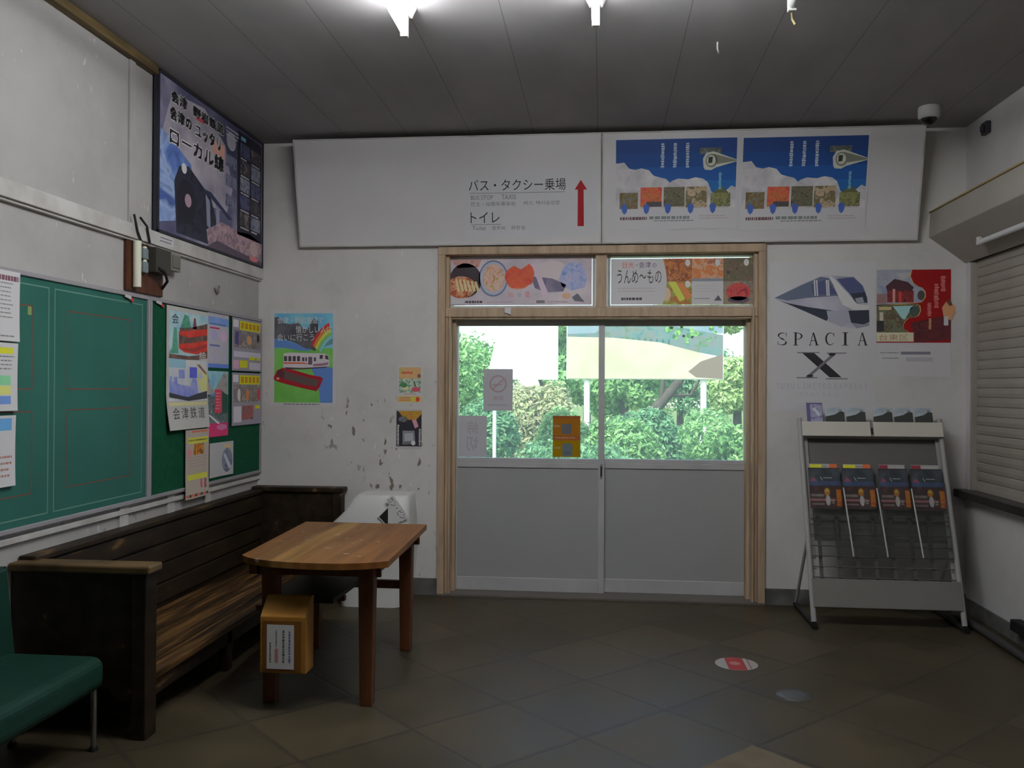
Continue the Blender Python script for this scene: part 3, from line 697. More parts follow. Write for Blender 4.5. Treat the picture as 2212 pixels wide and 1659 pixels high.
def food_right():
    a = Art(0.945, 0.312, PAPER, 0.002); k = 3.0
    xs = [0.37 + 0.028 * math.cos(t * math.pi / 12 - math.pi / 2) for t in range(13)]
    FD = lambda n, c: photo(n, c, 20, k)
    a.rect(0.36, 0.50, 0.575, 1.0, FD('fried_chicken', [(104, 62, 36), (136, 86, 50), (92, 46, 28), (150, 104, 72)]), 1)
    a.rect(0.36, 0.0, 0.575, 0.50, FD('vegetables', [(150, 112, 88), (120, 66, 36), (104, 110, 50), (160, 130, 104)]), 1)
    a.rect(0.575, 0.52, 0.795, 1.0, FD('seafood_bowl', [(150, 96, 72), (140, 84, 40), (164, 118, 100), (110, 62, 40)]), 1)
    a.rect(0.575, 0.0, 0.795, 0.52, PAPER, 1); a.rect(0.575, 0.50, 0.795, 0.56, flat(94, 98, 108, k), 2)
    a.rect(0.795, 0.50, 1.0, 1.0, FD('dark_dish', [(46, 44, 40), (84, 70, 60), (66, 66, 50), (96, 80, 66)]), 1)
    a.rect(0.795, 0.0, 1.0, 0.50, FD('table_cloth', [(110, 92, 62), (96, 90, 80), (70, 64, 60)]), 1)
    a.ell(0.90, 0.27, 0.085, 0.19, photo('raw_beef', [(122, 40, 40), (138, 58, 56), (104, 34, 42)], 20, k), 2); a.ell(0.90, 0.10, 0.075, 0.07, flat(64, 56, 70, k), 2)
    for (u, v) in ((0.545, 0.90), (0.755, 0.90), (0.955, 0.90), (0.545, 0.44)): a.ell(u, v, 0.018, 0.075, flat(176, 166, 160, k), 3)
    a.poly([(0.41, 0.48), (0.46, 0.50), (0.53, 0.12), (0.49, 0.06)], flat(142, 146, 62, k), 2); a.poly([(0.47, 0.46), (0.51, 0.47), (0.575, 0.18), (0.545, 0.10)], flat(172, 92, 54, k), 2)
    a.ell(0.395, 0.22, 0.032, 0.15, flat(170, 128, 108, k), 2)
    a.strip([(u, 1.0 - i / 12) for i, u in enumerate(xs)], [(0.0, 1.0 - i / 12) for i in range(13)], PAPER, 4)
    a.text('日光', 0.085, 0.80, 0.165, 0.93, flat(150, 62, 62, k), 6); a.rect(0.180, 0.845, 0.188, 0.87, GREY, 6); a.text('会津', 0.200, 0.80, 0.285, 0.93, flat(66, 48, 78, k), 6); a.text('の', 0.295, 0.80, 0.325, 0.90, flat(66, 48, 78, k), 6)
    a.text('うんめ〜もの', 0.045, 0.46, 0.360, 0.76, flat(44, 42, 42, k), 6)
    a.dash(0.05, 0.25, 0.32, 0.38, 2, flat(128, 120, 120, k), 6, 0.3, 3); a.dash(0.075, 0.09, 0.285, 0.17, 1, flat(54, 52, 58, k), 6, 0.7, 9)
    a.dash(0.59, 0.10, 0.70, 0.15, 1, flat(100, 98, 98, k), 4, 0.5, 6); a.poly([(0.73, 0.08), (0.76, 0.20), (0.785, 0.08)], flat(62, 62, 72, k), 4)
    a.dash(0.60, 0.25, 0.77, 0.42, 3, flat(132, 126, 126, k), 4, 0.25, 5)
    tag(a.place('food_poster', (0.057, 6.032, 1.990), (1, 0, 0), (0, -1, 0)), 'wide food poster with brush lettering and dishes in the right transom', 'poster', 'food posters in the transom')
food_left(); food_right()
b = MB(); b.box(-1.035, -0.945, 6.022, 6.026, 1.995, 2.028, PAPER); tag(b.build('paper_tag'), 'small blank white tag at the lower left of the left transom', 'tag')
b = MB(); b.prism([(-0.663, 1.935), (-0.620, 1.920), (-0.618, 1.966), (-0.660, 1.968)], 'y', 5.962, 5.974, PAPER); tag(b.build('paper_tag'), 'crumpled white tag stuck on the wooden beam under the left transom', 'tag')

# ------------------------------------------------------------------ back wall posters
def rainbow():
    a = Art(0.472, 0.672, PAPER, 0.002); k = 3.0
    Lf, R, T, B = 0.055, 0.945, 0.962, 0.035
    a.rect(Lf, 0.60, R, T, noise_mat('painted_sky', [(0.35, al(64, 116, 150, k)), (0.65, al(92, 138, 162, k))], 6, 3), 1)
    a.rect(Lf, B, R, 0.60, noise_mat('painted_grass', [(0.35, al(72, 124, 54, k)), (0.65, al(92, 140, 70, k))], 4, 3), 1)
    a.strip([(Lf, 0.70), (0.25, 0.675), (0.45, 0.63), (0.58, 0.60)], [(Lf, 0.615), (0.25, 0.60), (0.45, 0.575), (0.60, 0.57)], flat(66, 94, 140, k), 2)
    a.poly([(0.60, 0.41), (0.74, 0.405), (R, 0.40), (R, B), (0.76, B), (0.74, 0.16), (0.70, 0.28)], flat(66, 94, 140, k), 2)
    a.strip([(Lf, 0.92), (0.12, 0.925), (0.20, 0.86), (0.30, 0.85), (0.42, 0.87), (0.50, 0.80), (0.56, 0.80), (0.66, 0.92), (0.72, 0.88), (0.72, 0.70)], [(Lf, 0.70), (0.12, 0.70), (0.20, 0.69), (0.30, 0.675), (0.42, 0.64), (0.48, 0.615), (0.54, 0.60), (0.60, 0.59), (0.66, 0.575), (0.68, 0.575)], noise_mat('painted_hill', [(0.35, al(44, 44, 50, k)), (0.65, al(70, 70, 76, k))], 8, 3), 3)
    a.poly([(0.66, 0.595), (R, 0.73), (R, 0.645), (0.74, 0.60)], flat(70, 100, 112, k), 3)
    for i, c in enumerate(((140, 40, 44), (168, 92, 44), (176, 150, 60), (92, 132, 76), (88, 140, 160))):
        r1 = 0.50 - i * 0.035; r0 = r1 - 0.037
        cu, cv = 1.06, 0.42
        P = lambda r, t: (cu + r * math.cos(t) * 1.0, cv + r * math.sin(t) * 0.95)
        ang = [math.pi * (0.615 + 0.235 * j / 10) for j in range(11)]
        pts = [(P(r1, t), P(r0, t)) for t in ang]
        pts = [p for p in pts if p[0][0] <= R + 0.02]
        a.strip([(min(p[0][0], R), p[0][1]) for p in pts], [(min(p[1][0], R), p[1][1]) for p in pts], flat(*c, k), 4)
    WH = flat(170, 168, 168, k)
    a.text('会津・野岩鉄道で', 0.10, 0.855, 0.80, 0.925, WH, 6); a.text('懐かしい人に', 0.38, 0.755, 0.93, 0.835, WH, 6); a.text('会いに行こう', 0.10, 0.675, 0.66, 0.75, WH, 6)
    CR = flat(150, 140, 148, k); DK = flat(52, 46, 52, k)
    a.poly([(0.195, 0.40), (0.20, 0.545), (0.30, 0.555), (0.82, 0.545), (0.885, 0.52), (0.90, 0.42), (0.84, 0.405), (0.24, 0.39)], CR, 6)
    for i in range(4): a.rect(0.205 + i * 0.066, 0.465, 0.252 + i * 0.066, 0.518, DK, 7)
    for (u0, u1) in ((0.48, 0.515), (0.53, 0.555), (0.575, 0.635), (0.66, 0.69)): a.rect(u0, 0.465, u1, 0.505, DK, 7)
    a.rect(0.575, 0.43, 0.635, 0.51, flat(70, 60, 70, k), 8); a.poly([(0.745, 0.49), (0.75, 0.53), (0.80, 0.53), (0.79, 0.49)], DK, 7); a.poly([(0.83, 0.49), (0.83, 0.53), (0.875, 0.52), (0.885, 0.48)], DK, 7)
    a.strip([(0.20, 0.455), (0.50, 0.452), (0.60, 0.44)], [(0.20, 0.437), (0.50, 0.437), (0.60, 0.437)], flat(168, 76, 52, k), 8)
    a.strip([(0.65, 0.435), (0.80, 0.445), (0.88, 0.455)], [(0.65, 0.412), (0.80, 0.418), (0.88, 0.43)], flat(104, 78, 92, k), 8); a.strip([(0.22, 0.402), (0.50, 0.395), (0.87, 0.412)], [(0.24, 0.382), (0.50, 0.382), (0.85, 0.40)], DK, 7)
    a.poly([(0.05, 0.30), (0.10, 0.37), (0.18, 0.395), (0.32, 0.38), (0.60, 0.325), (0.76, 0.305), (0.80, 0.285), (0.75, 0.20), (0.70, 0.155), (0.50, 0.185), (0.25, 0.225), (0.10, 0.255), (0.05, 0.275)], flat(112, 22, 30, k), 6)
    a.poly([(0.12, 0.345), (0.20, 0.375), (0.30, 0.345), (0.62, 0.285), (0.74, 0.27), (0.70, 0.20), (0.50, 0.225), (0.22, 0.28)], flat(66, 56, 54, k), 7)
    a.poly([(0.10, 0.36), (0.17, 0.385), (0.22, 0.34), (0.20, 0.29), (0.11, 0.30)], flat(62, 34, 40, k), 8); a.ell(0.115, 0.285, 0.022, 0.012, flat(170, 120, 116, k), 8)
    a.dash(0.2, 0.008, 0.75, 0.028, 1, GREY, 3, 0.5, 3)
    tag(a.place('travel_poster', (-2.308, D - 0.003, 1.287), (1, 0, 0), (0, -1, 0)), 'poster painted with a rainbow and two trains above the bench end', 'poster')
def leaflets():
    k = 2.8
    a = Art(0.178, 0.270, PAPER, 0.0015)
    a.rect(0.06, 0.66, 0.92, 0.95, photo('leaflet_head', [(168, 136, 84), (172, 112, 92), (158, 132, 70), (120, 130, 84)], 40, k), 1)
    a.rect(0.05, 0.30, 0.93, 0.66, photo('leaflet_green', [(120, 136, 122), (146, 150, 146), (62, 100, 66), (154, 140, 136)], 45, k), 1)
    a.ell(0.24, 0.50, 0.15, 0.06, flat(54, 96, 62, k), 3); a.ell(0.73, 0.385, 0.18, 0.06, flat(150, 62, 76, k), 3); a.ell(0.32, 0.41, 0.14, 0.05, flat(166, 160, 116, k), 3)
    a.poly([(0.62, 0.60), (0.68, 0.58), (0.74, 0.48), (0.70, 0.46)], flat(52, 66, 46, k), 4); a.ell(0.85, 0.73, 0.07, 0.05, flat(90, 66, 60, k), 4)
    a.dash(0.15, 0.76, 0.6, 0.86, 1, flat(150, 60, 50, k), 4, 0.6, 2); a.dash(0.25, 0.245, 0.75, 0.285, 1, flat(140, 104, 80, k), 3, 0.5, 3)
    a.rect(0.02, 0.055, 0.97, 0.215, flat(190, 132, 84, k), 1); a.ell(0.80, 0.135, 0.075, 0.065, flat(180, 50, 36, k), 3); a.ell(0.63, 0.135, 0.08, 0.05, flat(188, 146, 50, k), 2); a.dash(0.08, 0.08, 0.52, 0.195, 2, flat(140, 82, 56, k), 3, 0.5, 8)
    tag(a.place('leaflet', (-1.403, D - 0.003, 1.303), (1, 0, 0), (0, -1, 0)), 'small orange and green leaflet taped up left of the doors', 'leaflet')
    a = Art(0.183, 0.272, flat(132, 130, 128, k), 0.0015)
    a.rect(0.03, 0.055, 0.99, 0.95, flat(34, 33, 38, k), 1)
    a.poly([(0.10, 0.95), (0.30, 0.76), (0.55, 0.72), (0.80, 0.74), (0.99, 0.88), (0.99, 0.95)], photo('lamp_glow', [(120, 90, 36), (140, 104, 40), (96, 70, 36)], 20, k), 2)
    a.ell(0.28, 0.74, 0.17, 0.07, photo('grey_stone', [(60, 62, 66), (92, 94, 98)], 40, k), 3)
    a.poly([(0.62, 0.72), (0.78, 0.74), (0.88, 0.56), (0.74, 0.51)], flat(150, 110, 116, k), 3)
    a.poly([(0.27, 0.10), (0.27, 0.45), (0.72, 0.45), (0.76, 0.12)], flat(96, 98, 102, k), 3); a.poly([(0.35, 0.19), (0.35, 0.38), (0.66, 0.39), (0.68, 0.20)], flat(124, 126, 128, k), 4)
    a.ell(0.68, 0.14, 0.08, 0.06, flat(150, 152, 152, k), 5); a.dash(0.30, 0.11, 0.58, 0.17, 2, flat(40, 40, 44, k), 5, 0.5, 3)
    a.vdash(0.05, 0.14, 0.60, 0.08, flat(136, 136, 136, k), 4, 2); a.vdash(0.88, 0.97, 0.50, 0.07, flat(136, 136, 136, k), 4, 6)
    tag(a.place('leaflet', (-1.414, D - 0.003, 1.000), (1, 0, 0), (0, -1, 0)), 'small black leaflet below the orange and green one', 'leaflet')
def train_poster():
    a = Art(0.672, 0.985, PAPER, 0.002); k = 3.3
    V = lambda y: 1 - (y - 567) / 322.0
    U = lambda x: (x - 1663) / 227.0
    G1 = noise_mat('train_grey', [(0.3, al(96, 96, 106, k)), (0.5, al(118, 117, 126, k)), (0.7, al(128, 127, 134, k))], 5, 3, (1, 1, 1), 0.4)
    DKT = flat(34, 38, 46, k); MID = flat(66, 72, 86, k); WHT = flat(142, 141, 148, k); NAVY = flat(52, 56, 82, k)
    a.poly([(U(1672), V(644)), (U(1720), V(620)), (U(1772), V(598)), (U(1790), V(596)), (U(1845), V(600)), (U(1866), V(622)), (U(1875), V(660)), (U(1877), V(704)), (U(1850), V(711)), (U(1818), V(707)), (U(1782), V(692)), (U(1740), V(672))], G1, 1)
    a.poly([(U(1672), V(644)), (U(1722), V(621)), (U(1772), V(599)), (U(1790), V(602)), (U(1806), V(627)), (U(1810), V(640)), (U(1745), V(644)), (U(1700), V(650))], MID, 2)
    a.poly([(U(1752), V(616)), (U(1786), V(604)), (U(1800), V(626)), (U(1808), V(636)), (U(1756), V(638))], NAVY, 3)
    for x in (1757, 1762, 1783, 1787): a.poly([(U(x), V(606)), (U(x + 3), V(606)), (U(x + 5), V(640)), (U(x + 2), V(640))], WHT, 4)
    a.poly([(U(1672), V(645)), (U(1700), V(655)), (U(1745), V(664)), (U(1800), V(672)), (U(1785), V(694)), (U(1740), V(674))], DKT, 3)
    a.poly([(U(1785), V(672)), (U(1832), V(673)), (U(1836), V(697)), (U(1818), V(707)), (U(1790), V(696))], flat(112, 112, 122, k), 4)
    a.poly([(U(1806), V(604)), (U(1842), V(600)), (U(1862), V(618)), (U(1872), V(644)), (U(1873), V(655)), (U(1848), V(656)), (U(1838), V(640))], NAVY, 3)
    a.poly([(U(1836), V(636)), (U(1868), V(632)), (U(1873), V(655)), (U(1848), V(657))], DKT, 4); a.poly([(U(1846), V(646)), (U(1862), V(643)), (U(1866), V(655)), (U(1850), V(656))], flat(104, 106, 116, k), 5)
    a.poly([(U(1790), V(596)), (U(1802), V(604)), (U(1852), V(659)), (U(1876), V(660)), (U(1876), V(670)), (U(1846), V(671)), (U(1820), V(660)), (U(1808), V(636))], WHT, 5)
    a.poly([(U(1832), V(672)), (U(1876), V(671)), (U(1877), V(696)), (U(1864), V(702)), (U(1838), V(698))], DKT, 5); a.poly([(U(1838), V(699)), (U(1864), V(703)), (U(1876), V(696)), (U(1877), V(704)), (U(1850), V(710))], flat(92, 92, 100, k), 6)
    # serif lettering
    I2 = flat(36, 35, 38, 2.6); I3 = flat(84, 82, 88, 2.8)
    y0, y1 = V(746), V(719)
    hh = y1 - y0; th = 0.004
    def ser(u, w, v): a.rect(u - w / 2, v - th / 2, u + w / 2, v + th / 2, I2, 5)
    def S_(u0, w):
        pts = [(0.92, 0.80), (0.72, 0.96), (0.42, 0.99), (0.14, 0.86), (0.10, 0.68), (0.34, 0.55), (0.68, 0.45), (0.92, 0.28), (0.82, 0.09), (0.50, 0.01), (0.22, 0.05), (0.06, 0.22)]
        tw = [0.05, .06, .06, .10, .15, .19, .19, .15, .10, .06, .06, .05]
        a.strip([(u0 + (x - t * .5) * w, y0 + (y + t * .45) * hh) for (x, y), t in zip(pts, tw)], [(u0 + (x + t * .5) * w, y0 + (y - t * .45) * hh) for (x, y), t in zip(pts, tw)], I2, 4)
        ser(u0 + 0.93 * w, 0.006, y0 + 0.9 * hh); a.rect(u0 + .9 * w, y0 + .70 * hh, u0 + .95 * w, y1, I2, 4); a.rect(u0 + .04 * w, y0, u0 + .09 * w, y0 + .3 * hh, I2, 4)
    def P_(u0, w):
        a.rect(u0 + .12 * w, y0, u0 + .32 * w, y1, I2, 4); ser(u0 + .22 * w, .5 * w, y0); ser(u0 + .2 * w, .4 * w, y1)
        o = [(u0 + (.32 + .62 * math.sin(t)) * w, y0 + (.72 + .28 * math.cos(t)) * hh) for t in [math.pi * i / 10 for i in range(11)]]
        q = [(u0 + (.32 + .44 * math.sin(t)) * w, y0 + (.72 + .24 * math.cos(t)) * hh) for t in [math.pi * i / 10 for i in range(11)]]
        a.strip(o, q, I2, 4)
    def A_(u0, w):
        a.poly([(u0 + .40 * w, y1), (u0 + .54 * w, y1), (u0 + .95 * w, y0), (u0 + .74 * w, y0)], I2, 4)
        a.poly([(u0 + .42 * w, y1), (u0 + .47 * w, y1 - .08 * hh), (u0 + .16 * w, y0), (u0 + .10 * w, y0)], I2, 5)
        a.rect(u0 + .25 * w, y0 + .34 * hh, u0 + .66 * w, y0 + .34 * hh + th, I2, 5); ser(u0 + .13 * w, .26 * w, y0); ser(u0 + .86 * w, .36 * w, y0)
    def C_(u0, w):
        ts = [math.pi * (0.22 + 1.56 * i / 16) for i in range(17)]
        a.strip([(u0 + (.52 + .50 * math.cos(t)) * w, y0 + (.5 + .51 * math.sin(t)) * hh) for t in ts], [(u0 + (.56 + (.36 if 4 < i < 12 else .42) * math.cos(t)) * w, y0 + (.5 + .45 * math.sin(t)) * hh) for i, t in enumerate(ts)], I2, 4)
        a.rect(u0 + .88 * w, y0 + .68 * hh, u0 + .93 * w, y1, I2, 5)
    def I_(u0, w):
        a.rect(u0 + .38 * w, y0, u0 + .62 * w, y1, I2, 4); ser(u0 + .5 * w, .6 * w, y0); ser(u0 + .5 * w, .6 * w, y1)
    for f, x in ((S_, 1679), (P_, 1714), (A_, 1747), (C_, 1782), (I_, 1815), (A_, 1852)): f(U(x), 21 / 227.0)
    # big X
    a.poly([(U(1733), V(763)), (U(1759), V(763)), (U(1818), V(815)), (U(1792), V(815))], I2, 4)
    a.poly([(U(1800), V(763)), (U(1808), V(763)), (U(1749), V(815)), (U(1740), V(815))], I3, 5); a.ell(U(1797), V(766), 0.032, 0.009, I2, 6); a.ell(U(1750), V(812), 0.032, 0.009, I2, 6)
    for (x0, x1, y) in ((1722, 1770, 762), (1786, 1828, 763), (1721, 1766, 816), (1784, 1831, 818)): a.rect(U(x0), V(y + 1), U(x1), V(y - 1), I3, 6)
    a.text('ＴＯＢＵ ＬＩＭＩＴＥＤ ＥＸＰＲＥＳＳ', U(1677), V(840), U(1873), V(828), flat(116, 114, 120, k), 4)
    a.text('ＳＰＡＣＩＡ Ｘ', U(1727), V(857), U(1812), V(848), flat(122, 120, 126, k), 4)
    tag(a.place('train_poster', (1.104, D - 0.003, 1.275), (1, 0, 0), (0, -1, 0)), 'tall white poster of a silver train nose over large serif lettering', 'poster')
def red_poster():
    a = Art(0.464, 0.700, PAPER, 0.002); k = 3.6
    RD = flat(112, 16, 18, 2.6); YL = flat(136, 112, 60, k)
    a.rect(0.0, 0.315, 1.0, 0.995, RD, 1)
    sky = photo('dull_sky', [(92, 96, 106), (104, 108, 114), (84, 92, 112)], 8, k)
    o = [(0.48, 0.995), (0.46, 0.93), (0.50, 0.87), (0.56, 0.84), (0.62, 0.825), (0.66, 0.79), (0.665, 0.74), (0.63, 0.705), (0.60, 0.69), (0.56, 0.685)]
    a.poly([(0, 0.995)] + o + [(0, 0.66)], YL, 2); a.poly([(0, 0.995)] + [(u - 0.012, v + .002) for u, v in o] + [(0, 0.668)], sky, 3)
    a.poly([(0.12, 0.84), (0.24, 0.91), (0.42, 0.88), (0.50, 0.83), (0.48, 0.80), (0.14, 0.80)], flat(50, 32, 38, k), 4); a.rect(0.14, 0.69, 0.50, 0.80, photo('red_hall', [(64, 24, 28), (92, 36, 34), (46, 24, 30)], 30, k), 4)
    a.poly([(0.26, 0.96), (0.34, 0.90), (0.44, 0.93), (0.46, 0.97)], flat(116, 116, 116, k), 4)
    a.rect(0.215, 0.69, 0.25, 0.815, flat(136, 96, 92, k), 5); a.rect(0.30, 0.69, 0.335, 0.79, flat(140, 48, 44, k), 5); a.ell(0.60, 0.755, 0.05, 0.045, flat(52, 48, 46, k), 4); a.rect(0.0, 0.68, 0.13, 0.77, flat(96, 74, 72, k), 4)
    o = [(0.55, 0.675), (0.59, 0.66), (0.60, 0.61), (0.57, 0.565), (0.52, 0.55), (0.44, 0.545), (0.385, 0.51), (0.37, 0.47), (0.40, 0.43), (0.46, 0.405)]
    a.poly([(0, 0.675)] + o + [(0.46, 0.38), (0, 0.38)], YL, 2); a.poly([(0, 0.66)] + [(u - 0.012, v) for u, v in o] + [(0.44, 0.40), (0, 0.40)], photo('temple_lane', [(54, 58, 50), (72, 76, 58), (60, 48, 40), (84, 84, 72)], 18, k), 3)
    a.poly([(0.22, 0.655), (0.50, 0.66), (0.44, 0.60), (0.38, 0.53), (0.34, 0.54), (0.28, 0.60)], flat(104, 138, 158, k), 4); a.ell(0.51, 0.61, 0.065, 0.045, flat(46, 56, 54, k), 4); a.rect(0.04, 0.52, 0.09, 0.60, flat(128, 122, 112, k), 4); a.rect(0.03, 0.62, 0.2, 0.65, flat(124, 112, 80, k), 4)
    a.rect(0.0, 0.42, 0.10, 0.52, flat(36, 34, 36, k), 4)
    a.rect(0, 0.325, 0.50, 0.41, flat(150, 132, 112, k), 5); a.text('台東区', 0.035, 0.335, 0.43, 0.395, flat(112, 84, 68, k), 6)
    a.poly([(0.46, 0.50), (0.80, 0.545), (1.0, 0.58), (1.0, 0.345), (0.52, 0.315), (0.50, 0.41)], photo('dark_roof', [(46, 22, 26), (66, 30, 32), (36, 22, 26)], 14, k), 4); a.ell(0.42, 0.47, 0.055, 0.045, RD, 6)
    a.poly([(0.88, 0.64), (0.94, 0.70), (1.05, 0.66), (1.06, 0.60), (1.0, 0.52), (0.90, 0.56)], flat(150, 98, 70, k), 6); a.poly([(0.93, 0.70), (0.99, 0.72), (1.02, 0.66), (0.98, 0.655)], flat(70, 44, 32, k), 7); a.rect(0.905, 0.475, 0.965, 0.56, flat(128, 128, 130, k), 7)
    PK = flat(158, 76, 72, k)
    a.vdash(0.86, 0.93, 0.935, 0.79, PK, 5, 3); a.vdash(0.77, 0.84, 0.86, 0.64, PK, 5, 5); a.vdash(0.68, 0.74, 0.685, 0.56, PK, 5, 8); a.vdash(0.70, 0.74, 0.54, 0.44, flat(150, 104, 70, k), 6, 9)
    a.dash(0.05, 0.285, 0.9, 0.31, 1, flat(128, 122, 122, k), 3, 0.3, 2); a.rect(0.33, 0.205, 0.73, 0.232, flat(78, 78, 86, k), 3); a.rect(0.40, 0.14, 0.76, 0.178, flat(112, 111, 116, k), 3)
    a.dash(0.05, 0.205, 0.30, 0.23, 1, GREY, 3, 0.3, 4); a.dash(0.08, 0.155, 0.30, 0.18, 1, GREY, 3, 0.3, 6); a.dash(0.75, 0.205, 0.95, 0.228, 1, flat(124, 122, 126, k), 3, 0.4, 7); a.dash(0.15, 0.06, 0.8, 0.085, 1, flat(124, 122, 126, k), 3, 0.25, 5)
    tag(a.place('travel_poster', (1.783, D - 0.003, 1.508), (1, 0, 0), (0, -1, 0)), 'red and white travel poster with temple photos beside the ticket shutter', 'poster')
rainbow(); leaflets(); train_poster(); red_poster()

# ------------------------------------------------------------------ notices on the left door's glass
SH_W = sheer_mat('backlit_paper', (0.74, 0.72, 0.75, 1), 0.22)
SH_P = sheer_mat('backlit_pink_ink', (0.66, 0.46, 0.49, 1), 0.22)
SH_G = sheer_mat('backlit_grey_ink', (0.58, 0.54, 0.57, 1), 0.22)
a = Art(0.205, 0.290, SH_W, 0.001, layer=0.0002)
a.ring(0.5, 0.645, 0.245, 0.295, SH_P, 2); a.poly([(0.30, 0.53), (0.34, 0.51), (0.72, 0.76), (0.68, 0.78)], SH_P, 3)
a.poly([(0.30, 0.605), (0.62, 0.605), (0.62, 0.64), (0.30, 0.64)], SH_G, 2); a.strip([(0.66, 0.645), (0.69, 0.70), (0.66, 0.75)], [(0.64, 0.645), (0.67, 0.70), (0.64, 0.75)], SH_G, 2)
a.text('禁煙', 0.335, 0.245, 0.70, 0.355, SH_P, 3, mirror=True); a.dash(0.14, 0.10, 0.86, 0.16, 1, SH_G, 2, 0.5, 3)
tag(a.place('door_notice', (-0.822, YD1 - 0.006, 1.262), (1, 0, 0), (0, -1, 0)), 'white no smoking sheet seen from behind, upper one on the left door glass', 'notice', 'sheets on the left door')
a = Art(0.200, 0.288, SH_W, 0.001, layer=0.0002)
a.text('締', 0.30, 0.56, 0.70, 0.86, SH_G, 2, mirror=True); a.text('切', 0.30, 0.15, 0.70, 0.50, SH_G, 2, mirror=True)
tag(a.place('door_notice', (-0.998, YD1 - 0.006, 0.938), (1, 0, 0), (0, -1, 0)), 'white closing sheet seen from behind, in the lower left corner of the door glass', 'notice', 'sheets on the left door')
O1 = sheer_mat('backlit_orange', (0.62, 0.27, 0.030, 1), 0.30); O2 = sheer_mat('backlit_yellow', (0.60, 0.38, 0.012, 1), 0.30); O3 = sheer_mat('backlit_rust', (0.58, 0.20, 0.06, 1), 0.28)
OG = sheer_mat('backlit_slate', (0.20, 0.22, 0.26, 1), 0.2); OL = sheer_mat('backlit_teal', (0.22, 0.30, 0.32, 1), 0.2); OW = sheer_mat('backlit_buff', (0.70, 0.50, 0.32, 1), 0.2)
a = Art(0.190, 0.285, O1, 0.001, layer=0.0002)
a.rect(0, 0.52, 1, 0.93, O1, 1); a.rect(0, 0.93, 1, 1, O3, 1); a.rect(0, 0.0, 1, 0.40, O2, 1); a.rect(0, 0.40, 1, 0.53, O3, 2)
a.rect(0.33, 0.56, 0.68, 0.80, OG, 3); a.rect(0.35, 0.02, 0.72, 0.30, OL, 3); a.rect(0.38, 0.25, 0.66, 0.33, OL, 4); a.rect(0.42, 0.06, 0.64, 0.14, OG, 4)
a.dash(0.06, 0.71, 0.26, 0.79, 1, OW, 3, 0.6, 3); a.dash(0.10, 0.445, 0.90, 0.49, 1, OW, 4, 0.6, 5); a.dash(0.08, 0.18, 0.28, 0.26, 1, OW, 3, 0.6, 6)
tag(a.place('door_notice', (-0.337, YD1 - 0.006, 0.945), (1, 0, 0), (0, -1, 0)), 'orange and yellow flyer taped low on the left door glass', 'notice')

# ------------------------------------------------------------------ left wall: boards and what hangs there
XF = XL + 0.022      # face of the green boards
def green_board(name, label, y0, y1, z0, z1, face, lines):
    t = thing(name, label, 'notice board', (XL, (y0 + y1) / 2, z0))
    a = Art(y1 - y0 - 0.04, z1 - z0 - 0.04, face, 0.018)
    lines(a, y1 - y0 - 0.04, z1 - z0 - 0.04)
    a.place('board_panel', (XF, y0 + 0.02, z0 + 0.02), (0, 1, 0), (1, 0, 0), t)
    f = MB()
    for q in ((y0, y0 + 0.02, z0, z1), (y1 - 0.02, y1, z0, z1), (y0 + 0.02, y1 - 0.02, z0, z0 + 0.02), (y0 + 0.02, y1 - 0.02, z1 - 0.02, z1)): f.box(XL, XL + 0.032, *q, FRAME)
    f.build('board_frame', t, 0.003)
    return t
Y0C = 1.10
LW = mat('chalk_line', (0.16, 0.32, 0.25, 1), 0.7); LR = mat('red_line', (0.22, 0.075, 0.05, 1), 0.7)
def chalk_lines(a, w, h):
    U = lambda y: (y - Y0C - 0.02) / w
    V = lambda z: (z - 0.840) / h
    def rect(y0, y1, z0, z1, m, t, tz=None):
        for (p, q, r, s) in ((y0, y0 + t, z0, z1), (y1 - t, y1, z0, z1), (y0, y1, z0, z0 + t), (y0, y1, z1 - t, z1)): a.rect(U(p), V(r), U(q), V(s), m, 1)
    for y1 in (3.585, 4.363, 2.80, 2.02):
        rect(y1 - 0.742, y1, 0.868, 1.845, LW, 0.006)
        for (z0, z1) in ((1.403, 1.756), (0.965, 1.314)): rect(y1 - 0.650, y1 - 0.110, z0, z1, LR, 0.005)
    a.rect(U(3.44), V(1.715), U(3.465), V(1.75), flat(100, 120, 70, 2.0), 3)
green_board('chalkboard', 'large green timetable board ruled with white and red boxes', Y0C, 4.425, 0.820, 1.893, CHALK, chalk_lines)
green_board('notice_board', 'dark green felt board crowded with posters beside the room corner', 4.428, 5.962, 0.820, 1.893, FELT, lambda a, w, h: None)
WL_N, WL_U = (1, 0, 0), (0, 1, 0)
def hang(a, name, y0, z0, label, cat='poster', group=None, off=0.003):
    return tag(a.place(name, (XF + off, y0, z0), WL_U, WL_N), label, cat, group)

